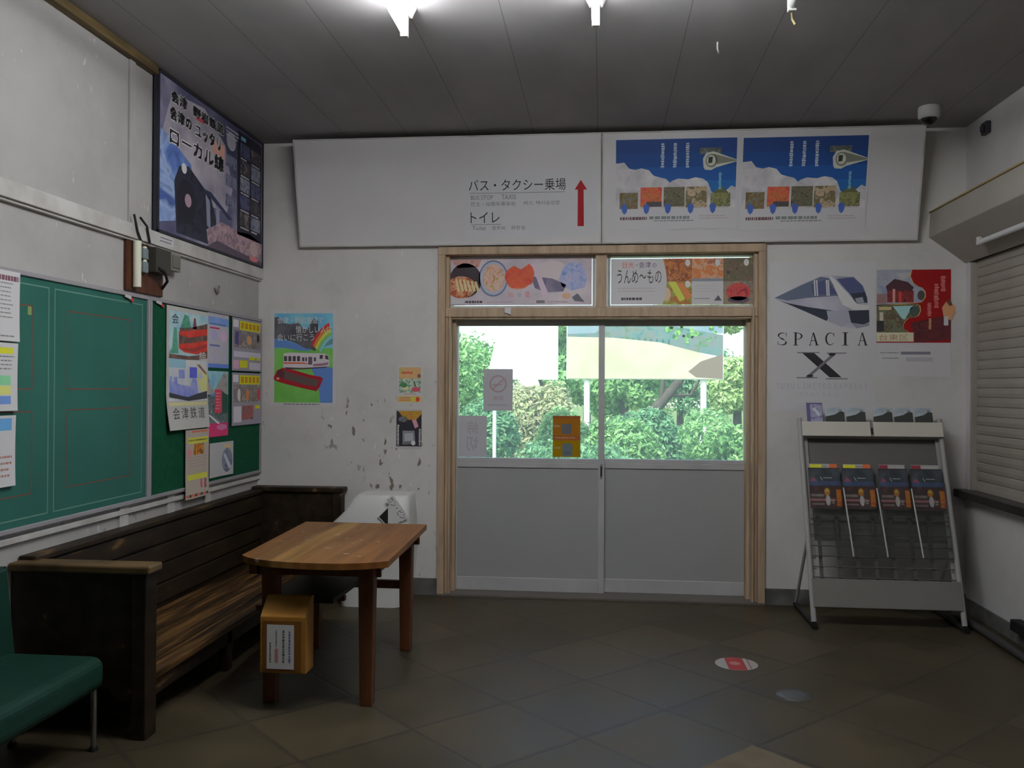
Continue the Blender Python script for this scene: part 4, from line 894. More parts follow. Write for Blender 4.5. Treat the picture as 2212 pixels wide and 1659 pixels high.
K = 2.3
def two_trains():
    curl = lambda u, v: 0.006 + 0.035 * max(0, 0.28 - v) ** 1.3 * (1.2 - 0.5 * u) * 3
    a = Art(0.512, 0.690, mat('poster_cream', (0.66, 0.66, 0.63, 1), 0.45), 0.001, curl)
    a.rect(0.05, 0.60, 0.97, 0.965, noise_mat('crayon_sky', [(0.35, al(112, 148, 186, K)), (0.65, al(146, 176, 200, K))], 9, 3), 1)
    a.rect(0.05, 0.235, 0.97, 0.575, noise_mat('crayon_white', [(0.35, al(150, 156, 178, K)), (0.65, al(178, 178, 186, K))], 9, 3), 1)
    TR = photo('crayon_tree', [(52, 108, 88), (70, 130, 108), (46, 92, 80)], 30, K)
    a.poly([(0.28, 0.80), (0.40, 0.95), (0.50, 0.94), (0.58, 0.82)], TR, 2); a.poly([(0.05, 0.62), (0.12, 0.66), (0.16, 0.83), (0.22, 0.83), (0.27, 0.62)], TR, 2); a.poly([(0.60, 0.84), (0.63, 0.93), (0.67, 0.93), (0.70, 0.84)], flat(96, 60, 66, K), 3)
    RDD = noise_mat('crayon_red', [(0.35, al(160, 40, 36, K)), (0.65, al(186, 60, 48, K))], 16, 3); BRN = noise_mat('crayon_brown', [(0.35, al(66, 54, 52, K)), (0.65, al(96, 74, 66, K))], 20, 3)
    a.poly([(0.28, 0.83), (0.60, 0.85), (0.97, 0.90), (0.97, 0.845), (0.60, 0.80), (0.30, 0.79)], BRN, 3)
    a.poly([(0.27, 0.80), (0.97, 0.855), (0.97, 0.66), (0.70, 0.625), (0.40, 0.635), (0.27, 0.665)], RDD, 4)
    a.poly([(0.28, 0.775), (0.52, 0.76), (0.97, 0.80), (0.97, 0.755), (0.53, 0.715), (0.28, 0.70)], BRN, 5); a.poly([(0.30, 0.665), (0.60, 0.67), (0.95, 0.72), (0.95, 0.70), (0.65, 0.645), (0.4, 0.65)], flat(120, 48, 44, K), 5)
    a.strip([(0.05, 0.615), (0.50, 0.605), (0.75, 0.62), (0.97, 0.665)], [(0.05, 0.58), (0.50, 0.575), (0.75, 0.58), (0.97, 0.60)], BRN, 6)
    a.text('会', 0.11, 0.86, 0.26, 0.94, flat(44, 52, 56, K), 6); a.text('絵', 0.76, 0.575, 0.94, 0.65, flat(196, 190, 184, K), 7)
    a.rect(0.05, 0.505, 0.44, 0.575, flat(116, 150, 196, K), 2)
    BL = noise_mat('crayon_blue', [(0.35, al(92, 100, 176, K)), (0.65, al(120, 128, 196, K))], 14, 3); DB = flat(74, 78, 168, K)
    a.poly([(0.06, 0.40), (0.35, 0.365), (0.55, 0.355), (0.60, 0.425), (0.70, 0.415), (0.76, 0.29), (0.50, 0.262), (0.07, 0.295)], BL, 3)
    for q in ((0.27, 0.42, 0.41, 0.49), (0.53, 0.425, 0.71, 0.515), (0.07, 0.36, 0.12, 0.435), (0.16, 0.37, 0.24, 0.43)): a.rect(*q, DB if q[0] > 0.5 else BL, 5)
    a.poly([(0.74, 0.50), (0.97, 0.455), (0.97, 0.30), (0.80, 0.32), (0.74, 0.40)], flat(186, 178, 112, K), 4); a.ell(0.80, 0.445, 0.05, 0.03, flat(140, 146, 196, K), 5); a.poly([(0.71, 0.54), (0.78, 0.54), (0.96, 0.47), (0.94, 0.455)], flat(112, 80, 60, K), 6)
    a.strip([(0.06, 0.305), (0.35, 0.275), (0.50, 0.265), (0.70, 0.29), (0.97, 0.315)], [(0.06, 0.265), (0.35, 0.245), (0.50, 0.232), (0.70, 0.24), (0.97, 0.25)], flat(46, 48, 54, K), 6)
    a.rect(0.05, 0.195, 0.96, 0.222, flat(176, 160, 118, K), 2)
    for i, c in enumerate('会津鉄道'): a.text(c, 0.11 + i * 0.205, 0.085, 0.27 + i * 0.205, 0.180, flat(52, 48, 44, K), 3)
    hang(a, 'train_poster', 4.600, 1.176, 'curling poster of a red and a blue train with brush lettering')
def blue_flyer():
    a = Art(0.300, 0.335, mat('flyer_white', (0.62, 0.60, 0.68, 1), 0.5), 0.001)
    a.rect(0.02, 0.78, 0.98, 0.93, noise_mat('flyer_blue', [(0.3, al(84, 112, 176, K)), (0.7, al(104, 130, 190, K))], 8, 2), 1); a.rect(0, 0, 1, 0.075, flat(76, 102, 168, K), 1)
    a.rect(0.08, 0.715, 0.54, 0.745, flat(150, 44, 84, K), 2); a.dash(0.08, 0.795, 0.85, 0.82, 1, flat(60, 70, 110, K), 3, 0.6, 2)
    a.ell(0.30, 0.60, 0.14, 0.09, flat(138, 130, 186, K), 2); a.ell(0.74, 0.59, 0.16, 0.10, flat(178, 142, 170, K), 2); a.rect(0.08, 0.395, 0.56, 0.425, flat(74, 84, 132, K), 2); a.dash(0.10, 0.34, 0.90, 0.38, 1, flat(140, 136, 160, K), 2, 0.3, 4)
    for u in (0.22, 0.46, 0.80): a.poly([(u - 0.07, 0.13), (u, 0.29), (u + 0.08, 0.13)], flat(142, 142, 184, K), 2)
    hang(a, 'flyer', 5.120, 1.536, 'pale blue information flyer between the train poster and the purple sheets', 'flyer')
def crimson_poster():
    a = Art(0.294, 0.405, mat('flyer_white', (1, 1, 1, 1)), 0.001)
    a.rect(0, 0.62, 1, 1, noise_mat('hill_sky', [(0.35, al(92, 138, 184, K)), (0.65, al(132, 166, 198, K))], 8, 3), 1)
    a.poly([(0, 0.98), (0.12, 0.78), (0.30, 0.70), (0.62, 0.88), (0.80, 0.99), (0.98, 0.96), (0.95, 0.62), (0, 0.62)], photo('bare_hill', [(96, 98, 100), (132, 130, 126), (76, 84, 88)], 24, K), 2)
    a.poly([(0.05, 0.62), (0.35, 0.68), (0.60, 0.74), (0.60, 0.62)], flat(66, 122, 164, K), 3)
    a.rect(0, 0.20, 1, 0.64, photo('wooded_slope', [(60, 80, 78), (92, 98, 104), (40, 62, 58), (120, 122, 128)], 26, K), 2); a.poly([(0.60, 0.72), (0.98, 0.62), (0.98, 0.36), (0.64, 0.34)], flat(34, 66, 58, K), 3)
    a.rect(0.33, 0.36, 0.68, 0.72, noise_mat('crimson', [(0.4, al(176, 36, 62, K)), (0.6, al(196, 58, 78, K))], 20, 2), 4); a.dash(0.38, 0.40, 0.62, 0.68, 6, flat(206, 120, 126, K), 5, 0.35, 3)
    a.rect(0, 0, 1, 0.205, flat(186, 40, 88, K), 4); a.ell(0.68, 0.14, 0.26, 0.045, flat(206, 96, 134, K), 5); a.poly([(0.0, 0.34), (0.10, 0.34), (0.60, 0.20), (0.48, 0.19)], flat(190, 176, 180, K), 5)
    hang(a, 'travel_poster', 5.122, 1.110, 'crimson poster with a red panel before wooded hills, under the blue flyer')
def purple(y0, z0, h, label, seed):
    a = Art(0.500, h, mat('lilac_sheet', (0.40, 0.37, 0.47, 1), 0.45), 0.001)
    PH = photo('crowd_photo', [(44, 42, 46), (112, 96, 84), (86, 82, 96), (140, 128, 116), (70, 60, 54)], 26, K); YE = flat(206, 162, 26, K)
    a.rect(0.03, 0.82, 0.20, 0.96, flat(168, 164, 172, K), 1); a.rect(0.24, 0.78, 0.93, 0.955, YE, 1)
    for i in range(5): a.rect(0.28 + i * 0.13, 0.81, 0.37 + i * 0.13, 0.925, flat(150, 106, 20, K), 2)
    a.rect(0.05, 0.44, 0.95, 0.77, PH, 1)
    if seed == 1:
        a.rect(0.09, 0.50, 0.20, 0.74, flat(58, 54, 104, K), 2); a.ell(0.55, 0.60, 0.08, 0.09, flat(176, 122, 84, K), 2); a.ell(0.85, 0.66, 0.04, 0.09, flat(30, 28, 30, K), 2)
        a.rect(0.05, 0.26, 0.95, 0.37, flat(156, 152, 164, K), 1); a.rect(0.55, 0.22, 0.75, 0.28, YE, 2); a.rect(0.80, 0.22, 0.93, 0.27, YE, 2)
        a.rect(0.04, 0.04, 0.22, 0.20, flat(176, 128, 148, K), 1); a.rect(0.24, 0.06, 0.50, 0.20, YE, 1); a.rect(0.56, 0.03, 0.94, 0.17, flat(156, 150, 160, K), 1)
    else:
        a.rect(0.05, 0.06, 0.30, 0.36, flat(162, 158, 168, K), 1); a.rect(0.32, 0.10, 0.70, 0.37, photo('stage_photo', [(40, 38, 40), (150, 66, 60), (84, 78, 82), (58, 52, 54)], 40, K), 1); a.rect(0.76, 0.30, 0.93, 0.37, YE, 2)
        for (u, c) in ((0.50, (190, 102, 58)), (0.88, (166, 52, 60)), (0.22, (168, 176, 164))): a.ell(u, 0.58, 0.05, 0.12, flat(*c, K), 2)
    hang(a, 'event_sheet', y0, z0, label, 'sheet', 'lilac event sheets', 0.0135)
def handbill():
    a = Art(0.298, 0.398, mat('handbill_paper', (0.62, 0.55, 0.48, 1), 0.5), 0.001, lambda u, v: 0.004 + 0.012 * max(0, .3 - v))
    Y_ = flat(190, 184, 60, K); a.rect(0.10, 0.80, 0.95, 0.885, Y_, 1); a.rect(0.08, 0.27, 0.92, 0.35, Y_, 1)
    a.rect(0.33, 0.63, 0.78, 0.79, photo('food_photo', [(84, 34, 20), (176, 112, 36), (60, 28, 20)], 18, K), 2); a.dash(0.10, 0.44, 0.92, 0.61, 4, flat(140, 118, 112, K), 2, 0.35, 3)
    a.dash(0.12, 0.825, 0.92, 0.865, 1, flat(110, 100, 40, K), 3, 0.6, 4); a.vdash(0.62, 0.72, 0.26, 0.13, flat(180, 66, 66, K), 2, 5); a.vdash(0.78, 0.90, 0.26, 0.12, flat(130, 74, 76, K), 2, 7)
    for i in range(8): a.rect(0.02 + i * 0.12, 0.02, 0.12 + i * 0.12, 0.06, flat(*((60, 56, 58) if i % 2 else (176, 84, 58)), K), 2)
    a.ell(0.18, 0.67, 0.10, 0.06, flat(176, 112, 118, K), 2); a.rect(0.25, 0.955, 0.95, 0.985, flat(170, 96, 76, K), 2)
    hang(a, 'handbill', 4.812, 0.770, 'beige handbill with yellow bands hanging over the board edge', 'handbill', off=0.014)
def small_paper():
    a = Art(0.318, 0.212, mat('paper_grey_white', (0.62, 0.62, 0.64, 1), 0.4), 0.001, lambda u, v: 0.004 + 0.012 * u * u)
    a.ell(0.74, 0.45, 0.22, 0.36, photo('emblem', [(70, 74, 96), (104, 108, 124), (60, 62, 84)], 20, K), 1); a.poly([(0.58, 0.62), (0.66, 0.66), (0.92, 0.22), (0.82, 0.18)], flat(150, 152, 160, K), 2); a.rect(0.60, 0.82, 0.90, 0.92, flat(170, 148, 110, K), 1)
    a.dash(0.08, 0.2, 0.45, 0.8, 6, flat(150, 150, 154, K), 1, 0.15, 2)
    hang(a, 'paper_sheet', 5.147, 0.860, 'small white sheet with a round dark emblem low on the felt board', 'sheet')
two_trains(); blue_flyer(); crimson_poster()
purple(5.448, 1.524, 0.345, 'lilac event sheet with a pink panel, upper of the two by the corner', 1)
purple(5.450, 1.166, 0.345, 'lilac event sheet with a stage photo, lower of the two by the corner', 2)
handbill(); small_paper()
# white sheets at the near end of the chalkboard
def sheet(y1, z0, z1, label, kind):
    a = Art(0.205, z1 - z0, PAPER, 0.001, lambda u, v: 0.004 + 0.01 * (v - .5) ** 2)
    if kind == 0: a.dash(0.2, 0.86, 0.97, 0.95, 1, flat(90, 60, 70, K), 1, 0.8, 3); a.dash(0.15, 0.30, 0.80, 0.84, 9, GREY, 1, 0.25, 4); a.dash(0.3, 0.05, 0.9, 0.09, 1, GREY, 1, 0.5, 5)
    if kind == 1: a.rect(0.2, 0.84, 0.86, 0.93, flat(206, 166, 40, K), 1); a.rect(0.1, 0.38, 0.80, 0.52, flat(104, 158, 120, K), 1); a.rect(0.1, 0.24, 0.80, 0.37, flat(188, 184, 96, K), 1); a.rect(0.1, 0.10, 0.80, 0.22, flat(84, 110, 160, K), 1); a.dash(0.1, 0.58, 0.9, 0.82, 4, GREY, 1, 0.3, 4)
    if kind == 2: a.rect(0.05, 0.79, 0.88, 0.96, flat(76, 124, 176, K), 1); a.dash(0.1, 0.10, 0.9, 0.45, 4, flat(130, 90, 84, K), 1, 0.35, 6)
    hang(a, 'notice_sheet', y1 - 0.205, z0, label, 'notice', 'white sheets on the chalkboard', 0.0125)
sheet(3.366, 1.597, 1.878, 'white typed sheet, topmost of three at the near end of the chalkboard', 0)
sheet(3.356, 1.318, 1.590, 'white sheet with yellow, green and blue bands, middle of the three', 1)
sheet(3.346, 1.016, 1.300, 'white sheet with a blue top photo, lowest of the three', 2)
b = MB()
for (y, z, m) in ((4.19, 1.872, WHITE), (4.225, 1.868, flat(150, 40, 50, 2.2)), (4.49, 1.868, WHITE), (4.515, 1.862, flat(150, 60, 50, 2.2))): pass
for (y0, lab) in ((4.165, 'torn white and red scrap on the chalkboard frame under the switch panel'), (4.475, 'torn white and red scrap on the felt board top beside the train poster')):
    b = MB(); b.prism([(y0, 1.866), (y0 + 0.07, 1.855), (y0 + 0.06, 1.874), (y0 + 0.01, 1.878)], 'x', XF + 0.012, XF + 0.0135, WHITE); b.prism([(y0 + 0.058, 1.852), (y0 + 0.088, 1.845), (y0 + 0.085, 1.862), (y0 + 0.065, 1.866)], 'x', XF + 0.013, XF + 0.0145, flat(150, 36, 52, 2.2)); tag(b.build('paper_scrap'), lab, 'scrap', 'torn tape scraps')

# steam train board standing on the rail
def steam_board():
    y0, y1, z0, z1 = 4.478, 5.945, 2.246, 3.118
    t = thing('steam_train_board', 'big dark poster board of a steam train standing on the left wall rail', 'poster', (XL + 0.012, (y0 + y1) / 2, z0))
    w, h, k = y1 - y0 - 0.03, z1 - z0 - 0.03, 2.5
    a = Art(w, h, flat(48, 48, 64, k), 0.004)
    a.rect(0, 0, 1, 1, noise_mat('print_dusk', [(0.3, al(40, 42, 62, k)), (0.5, al(70, 70, 92, k)), (0.7, al(120, 116, 132, k))], 2.2, 4), 1)
    a.poly([(0.02, 0.62), (0.10, 0.93), (0.38, 0.97), (0.58, 0.80), (0.66, 0.50), (0.60, 0.30), (0.40, 0.30), (0.22, 0.52)], noise_mat('print_smoke', [(0.3, al(104, 100, 112, k)), (0.6, al(138, 132, 140, k))], 4, 4), 2)
    a.poly([(0.0, 0.66), (0.10, 0.62), (0.26, 0.52), (0.30, 0.36), (0.20, 0.12), (0.0, 0.05)], photo('steam_blue', [(40, 56, 106), (70, 92, 142), (116, 132, 164), (46, 66, 116)], 5, k), 3)
    a.poly([(0.12, 0.36), (0.16, 0.47), (0.24, 0.50), (0.34, 0.43), (0.44, 0.36), (0.50, 0.20), (0.46, 0.02), (0.14, 0.02)], photo('locomotive', [(16, 16, 22), (34, 36, 48), (22, 24, 34)], 12, k), 4)
    a.ell(0.22, 0.25, 0.08, 0.15, flat(26, 26, 34, k), 5); a.ell(0.235, 0.265, 0.028, 0.045, flat(126, 104, 116, k), 6); a.ell(0.20, 0.47, 0.022, 0.035, flat(182, 180, 168, k), 6)
    for (u, v) in ((0.41, 0.23), (0.50, 0.25)): a.poly([(u - 0.02, v + 0.14), (u + 0.02, v + 0.10), (u + 0.03, v - 0.10), (u - 0.005, v - 0.08)], flat(100, 102, 120, k), 5)
    a.poly([(0.36, 0.40), (0.44, 0.40), (0.66, 0.27), (0.62, 0.26)], flat(34, 40, 62, k), 6)
    a.poly([(0.40, 0.12), (0.55, 0.22), (0.72, 0.20), (0.85, 0.22), (1.0, 0.18), (1.0, 0.0), (0.42, 0.0)], photo('blossom', [(116, 92, 104), (140, 118, 122), (96, 82, 92), (128, 100, 108)], 16, k), 6)
    a.poly([(0.40, 0.0), (0.50, 0.07), (0.70, 0.05), (1.0, 0.03), (1.0, 0.0)], flat(66, 58, 70, k), 7); a.ell(0.90, 0.11, 0.045, 0.06, flat(146, 128, 126, k), 8); a.ell(0.90, 0.03, 0.05, 0.02, flat(178, 92, 96, k), 8)
    WO = flat(178, 172, 182, k); BKI = flat(24, 22, 28, k)
    def otext(s, u0, v0, u1, v1):
        for (du, dv) in ((-.006, 0), (.006, 0), (0, -.009), (0, .009)): a.text(s, u0 + du, v0 + dv, u1 + du, v1 + dv, WO, 8, bold=0.012)
        a.text(s, u0, v0, u1, v1, BKI, 10, bold=0.006)
    otext('会津', 0.09, 0.865, 0.22, 0.945); otext('野岩鉄道', 0.27, 0.865, 0.56, 0.94)
    a.rect(0.30, 0.855, 0.37, 0.88, flat(170, 60, 70, k), 9)
    otext('会津の', 0.08, 0.745, 0.26, 0.835); otext('ユッタリ', 0.29, 0.73, 0.53, 0.83); a.poly([(0.45, 0.69), (0.57, 0.69), (0.57, 0.79), (0.45, 0.79)], flat(186, 118, 104, k), 7)
    otext('ローカル線', 0.08, 0.585, 0.565, 0.70)
    for i in range(5):
        for j in range(2):
            u = 0.74 + j * 0.125; v = 0.80 - i * 0.135
            a.rect(u, v, u + 0.11, v + 0.105, photo('night_photo_%d' % ((i + j) % 3), [[(38, 42, 72), (66, 66, 94), (28, 30, 40)], [(70, 66, 70), (34, 32, 38), (104, 96, 92)], [(60, 66, 96), (110, 112, 122), (40, 44, 60)]][(i + j) % 3], 14, k), 7); a.dash(u + .005, v - 0.026, u + 0.10, v - 0.006, 1, flat(150, 148, 150, k), 8, 0.6, i * 2 + j)
    a.rect(0.71, 0.18, 0.99, 0.985, flat(26, 26, 36, k), 6)
    for i in range(3): a.rect(0.585, 0.66 - i * 0.15, 0.70, 0.75 - i * 0.15, photo('rail_photo', [(34, 34, 52), (90, 92, 112), (56, 50, 58)], 14, k), 7)
    a.ell(0.64, 0.86, 0.05, 0.07, flat(126, 126, 134, k), 7); a.dash(0.585, 0.88, 0.72, 0.96, 3, flat(140, 138, 150, k), 8, 0.5, 3)
    a.rect(0.745, 0.925, 0.80, 0.955, flat(82, 132, 156, k), 9)
    a.place('printed_sheet', (XL + 0.034, y0 + 0.015, z0 + 0.015), WL_U, WL_N, t)
    f = MB(); f.box(XL + 0.012, XL + 0.030, y0, y1, z0, z1, flat(34, 34, 44, k))
    for q in ((y0, y0 + 0.015, z0, z1), (y1 - 0.015, y1, z0, z1), (y0, y1, z0, z0 + 0.015), (y0, y1, z1 - 0.015, z1)): f.box(XL + 0.030, XL + 0.042, *q, flat(30, 30, 38, k))
    f.build('backing_board', t, 0.002)
steam_board()
a = Art(0.16, 0.045, PAPER, 0.001); a.dash(0.05, 0.1, 0.9, 0.9, 2, GREY, 1, 0.5, 2)
tag(a.place('rail_label', (XL + 0.037, 4.50, 2.188), WL_U, WL_N), 'white typed label on the rail under the steam train board', 'label')

# switch panel below the rail
t = thing('switch_panel', 'old brown wooden switch panel with a white conduit under the rail', 'switch panel', (XL, 4.40, 1.905))
b = MB(); b.box(XL, XL + 0.018, 4.212, 4.582, 1.905, 2.16, noise_mat('red_board', [(0.3, (0.055, 0.022, 0.012, 1)), (0.7, (0.13, 0.048, 0.024, 1))], 6, 5, (1, 4, 1), 0.5)); b.build('backboard', t, 0.003)
b = MB(); b.tube([(XL + 0.040, 4.272, 1.925), (XL + 0.040, 4.270, 2.155), (XL + 0.040, 4.270, 2.16)], 0.021, flat(190, 172, 150, 2.3), 14); b.build('conduit', t)
for (y, z) in ((4.345, 2.105), (4.345, 2.035)):
    b = MB(); b.box(XL + 0.018, XL + 0.05, y - 0.025, y + 0.025, z - 0.028, z + 0.028, flat(92, 104, 104, 2.0)); b.lathe([(0.012, z + 0.028), (0.012, z + 0.036), (0.006, z + 0.04)], XL + 0.04, y, flat(200, 190, 150, 2.2), 12); b.build('terminal', t, 0.005)
b = MB(); b.box(XL + 0.018, XL + 0.075, 4.40, 4.56, 2.02, 2.15, flat(48, 46, 42, 2.0)); b.tube([(XL + 0.078, 4.42, 2.04), (XL + 0.085, 4.47, 2.03), (XL + 0.07, 4.53, 1.985), (XL + 0.02, 4.57, 1.95)], 0.008, BK, 8); b.build('knife_switch', t, 0.008)
b = MB(); b.box(XL, XL + 0.06, 4.585, 4.70, 2.055, 2.155, flat(112, 110, 100, 1.7)); b.box(XL + 0.06, XL + 0.066, 4.60, 4.685, 2.07, 2.14, flat(90, 90, 84, 1.7)); b.build('fuse_cover', t, 0.012)
b = MB(); b.tube([(XL + 0.04, 4.24, 2.29), (XL + 0.042, 4.27, 2.21), (XL + 0.045, 4.30, 2.165)], 0.006, BK, 8); b.tube([(XL + 0.04, 4.30, 2.285), (XL + 0.044, 4.36, 2.25), (XL + 0.044, 4.39, 2.17)], 0.006, BK, 8); b.build('cable', t)
b = MB(); b.lathe([(0.008, 2.0), (0.016, 2.012), (0.006, 2.03)], XL + 0.01, 5.28, flat(80, 78, 70), 10); b.tube([(XL + 0.005, 5.25, 2.03), (XL + 0.012, 5.28, 2.0), (XL + 0.01, 5.31, 2.05)], 0.006, flat(80, 78, 70), 8)
tag(b.build('wall_hook', ), 'small tarnished hook on the wall between the rail and felt board', 'hook')

# ------------------------------------------------------------------ bench
t = thing('wooden_bench', 'long dark wooden bench with plank back against the left wall', 'bench', (-2.09, 4.65, 0))
b = MB(); b.box(-2.395, -2.345, 3.44, 5.87, 0.10, 0.688, BENCH)
for i in range(4): b.box(-2.345, -2.328 - 0.004 * (i % 2), 3.44, 5.87, 0.27 + i * 0.105, 0.365 + i * 0.105, BENCH)
b.build('backrest', t, 0.004)
b = MB(); b.box(-2.396, -2.318, 3.42, 5.87, 0.688, 0.716, BENCH); b.build('top_rail', t, 0.006)
b = MB()
for i in range(5): b.box(-2.335 + i * 0.104, -2.335 + i * 0.104 + 0.099, 3.455, 5.86, 0.212, 0.242 + (0.004 if i % 2 else 0), BENCH_SEAT)
b.build('seat', t, 0.004)
b = MB(); b.box(-1.875, -1.850, 3.455, 5.86, 0.130, 0.212, BENCH); b.build('apron', t, 0.004)
for y0, y1, xr, zt, nm in ((3.365, 3.455, -1.812, 0.665, 'near'), (5.862, 5.952, -1.765, 0.70, 'far')):
    b = MB(); b.box(-2.395, xr - 0.06, y0 + 0.012, y1 - 0.012, 0.215, zt, BENCH); b.prism([(-2.395, 0.215), (-2.395, 0.15), (-2.25, 0.15), (-2.20, 0.205), (-1.98, 0.205), (-1.93, 0.15), (xr - .06, 0.15), (xr - 0.06, 0.215)], 'y', y0 + 0.012, y1 - 0.012, BENCH); b.build('side_panel', t, 0.004)
    b = MB(); b.box(xr - 0.062, xr, y0, y1, 0.0, zt, BENCH); b.build('post', t, 0.005)
    b = MB(); b.box(-2.395, -2.335, y0, y1, 0.0, 0.16, BENCH); b.build('leg', t, 0.005)
    b = MB(); b.box(-2.396, xr + 0.018, y0 - 0.012, y1 + (0.012 if nm == 'near' else 0.006), zt, zt + 0.034, ARM if nm == 'near' else BENCH); b.build('armrest', t, 0.008)
for y in (4.26, 5.06):
    b = MB(); b.box(-1.90, -1.85, y - 0.03, y + 0.03, 0.0, 0.212, BENCH); b.build('leg', t, 0.004)

# ------------------------------------------------------------------ green vinyl bench
t = thing('vinyl_bench', 'green vinyl waiting bench on thin chrome legs in front of the wooden bench', 'bench', (-2.14, 2.40, 0))
b = MB(); b.box(-2.34, -1.925, 1.45, 3.285, 0.235, 0.368, VINYL); b.build('seat', t, 0.045, seg=5)
b = MB(); b.prism([(-2.352, 0.33), (-2.312, 0.335), (-2.352, 0.70), (-2.388, 0.70)], 'y', 1.45, 3.285, VINYL); b.build('backrest', t, 0.016, seg=4)
for x in (-1.962, -2.30):
    for y in (1.53, 3.255):
        b = MB(); b.tube([(x, y, 0.008), (x, y, 0.245)], 0.0115, CHROME, 12); b.lathe([(0.017, 0.0), (0.017, 0.012), (0.012, 0.02)], x, y, BLACKP, 12); b.build('leg', t)

# ------------------------------------------------------------------ table
t = thing('wooden_table', 'worn orange-brown wooden table with a rounded near end and red-brown legs', 'table', (-1.28, 4.26, 0))
ZT_ = 0.662
out = [(-0.962, 4.815), (-1.655, 4.825), (-1.610, 3.83)]
for i in range(1, 15):
    q = -1 + 2 * i / 15
    out.append((-1.2665 + 0.343 * q, 3.795 - 0.02 * q - 0.105 * (1 - abs(q) ** 2.6)))
out.append((-0.924, 3.775))
b = MB(); b.prism(out, 'z', ZT_ - 0.028, ZT_, TABLE); b.build('tabletop', t, 0.006)
b = MB(); b.box(-1.60, -0.985, 3.885, 3.905, 0.565, 0.634, LEG); b.box(-1.60, -0.985, 4.72, 4.74, 0.565, 0.634, LEG)
b.box(-1.565, -1.545, 3.885, 4.74, 0.565, 0.634, LEG); b.box(-1.035, -1.015, 3.885, 4.74, 0.565, 0.634, LEG); b.build('apron', t, 0.003)
for (x, y, m) in ((-1.04, 3.868, 0), (-1.485, 3.868, 0), (-1.050, 4.70, 0), (-1.555, 4.70, 0)):
    b = MB()
    w0, w1 = 0.036, 0.028
    vs = [(x + sx * w, y + sy * w, z) for z, w in ((0, w1), (ZT_ - 0.028, w0)) for sx, sy in ((-1, -1), (1, -1), (1, 1), (-1, 1))]
    b.add(vs, [(3, 2, 1, 0), (4, 5, 6, 7), (0, 1, 5, 4), (1, 2, 6, 5), (2, 3, 7, 6), (3, 0, 4, 7)], LEG); b.build('leg', t, 0.005)
b = MB(); b.prism([(-1.535, 3.95), (-1.225, 3.95), (-1.215, 4.62), (-1.545, 4.62)], 'z', 0.425, 0.447, DARKW); b.build('shelf', t, 0.003)
b = MB(); b.box(-1.545, -1.06, 4.69, 4.715, 0.33, 0.375, LEG); b.box(-1.54, -1.215, 4.10, 4.13, 0.40, 0.425, LEG); b.box(-1.565, -1.54, 3.88, 4.70, 0.40, 0.425, LEG); b.build('stretcher', t, 0.003)

# orange wooden box on the front leg
t = thing('wooden_box', 'small orange wooden donation box with a white label on the table leg', 'box', (-1.378, 3.762, 0.172))
x0, x1, y0, y1 = -1.478, -1.276, 3.722, 3.830
b = MB(); b.prism([(y0, 0.172), (y1, 0.172), (y1, 0.492), (y1 - 0.03, 0.492), (y0 + 0.02, 0.438), (y0, 0.418)], 'x', x0, x1, BOXW); b.build('box_body', t, 0.004)
b = MB(); b.box(x0 + 0.012, x1 - 0.018, y0 - 0.003, y0, 0.182, 0.402, BOXD); b.build('front_panel', t, 0.001)
a = Art(0.122, 0.192, PAPER, 0.001); a.vdash(0.80, 0.88, 0.86, 0.14, flat(70, 74, 112, 3), 1, 3); a.vdash(0.57, 0.66, 0.88, 0.12, flat(60, 58, 56, 3), 1, 6); a.vdash(0.32, 0.38, 0.88, 0.50, GREY, 1, 8); a.rect(0.30, 0.14, 0.42, 0.46, flat(128, 84, 80, 3), 1); a.vdash(0.10, 0.16, 0.60, 0.14, flat(60, 58, 56, 3), 1, 9)
a.place('paper_label', (x0 + 0.030, y0 - 0.0045, 0.192), (1, 0, 0), (0, -1, 0), t)

# ------------------------------------------------------------------ bin
def rrect(x0, x1, y0, y1, r, n=6):
    p = []
    for cx, cy, a0 in ((x1 - r, y1 - r, 0), (x0 + r, y1 - r, 90), (x0 + r, y0 + r, 180), (x1 - r, y0 + r, 270)):
        p += [(cx + r * math.cos(math.radians(a0 + 90 * i / n)), cy + r * math.sin(math.radians(a0 + 90 * i / n))) for i in range(n + 1)]
    return p
def loft(b, rings, m):
    n = len(rings[0][0]); vs = [(x, y, z) for pts, z in rings for x, y in pts]
    b.add(vs, [(i * n + k, i * n + (k + 1) % n, (i + 1) * n + (k + 1) % n, (i + 1) * n + k) for i in range(len(rings) - 1) for k in range(n)], m, True)
    b.add(vs[:n], [tuple(range(n))[::-1]], m); b.add(vs[-n:], [tuple(range(n))], m)
t = thing('waste_bin', 'pale grey plastic waste bin with a black triangle mark behind the table', 'bin', (-1.50, 5.735, 0))
b = MB(); loft(b, [(rrect(-1.69, -1.285, 5.57, 5.855, 0.07), 0.0), (rrect(-1.705, -1.265, 5.555, 5.86, 0.07), 0.44)], BINM); b.build('bin_body', t)
b = MB(); loft(b, [(rrect(-1.722, -1.245, 5.545, 5.866, 0.05), 0.44), (rrect(-1.735, -1.230, 5.54, 5.866, 0.05), 0.48), (rrect(-1.733, -1.230, 5.545, 5.866, 0.05), 0.545), (rrect(-1.66, -1.235, 5.56, 5.866, 0.05), 0.615), (rrect(-1.60, -1.24, 5.575, 5.866, 0.05), 0.705), (rrect(-1.58, -1.25, 5.60, 5.85, 0.05), 0.72)], BINM); b.build('bin_lid', t)
a2 = Art(0.125, 0.125, mat('sticker_grey', (0.80, 0.80, 0.785, 1), 0.4), 0.0015, layer=0.0004)
a2.poly([(0.06, 0.06), (0.06, 0.72), (0.72, 0.06)], BK, 2); 
c45 = math.sqrt(0.5)
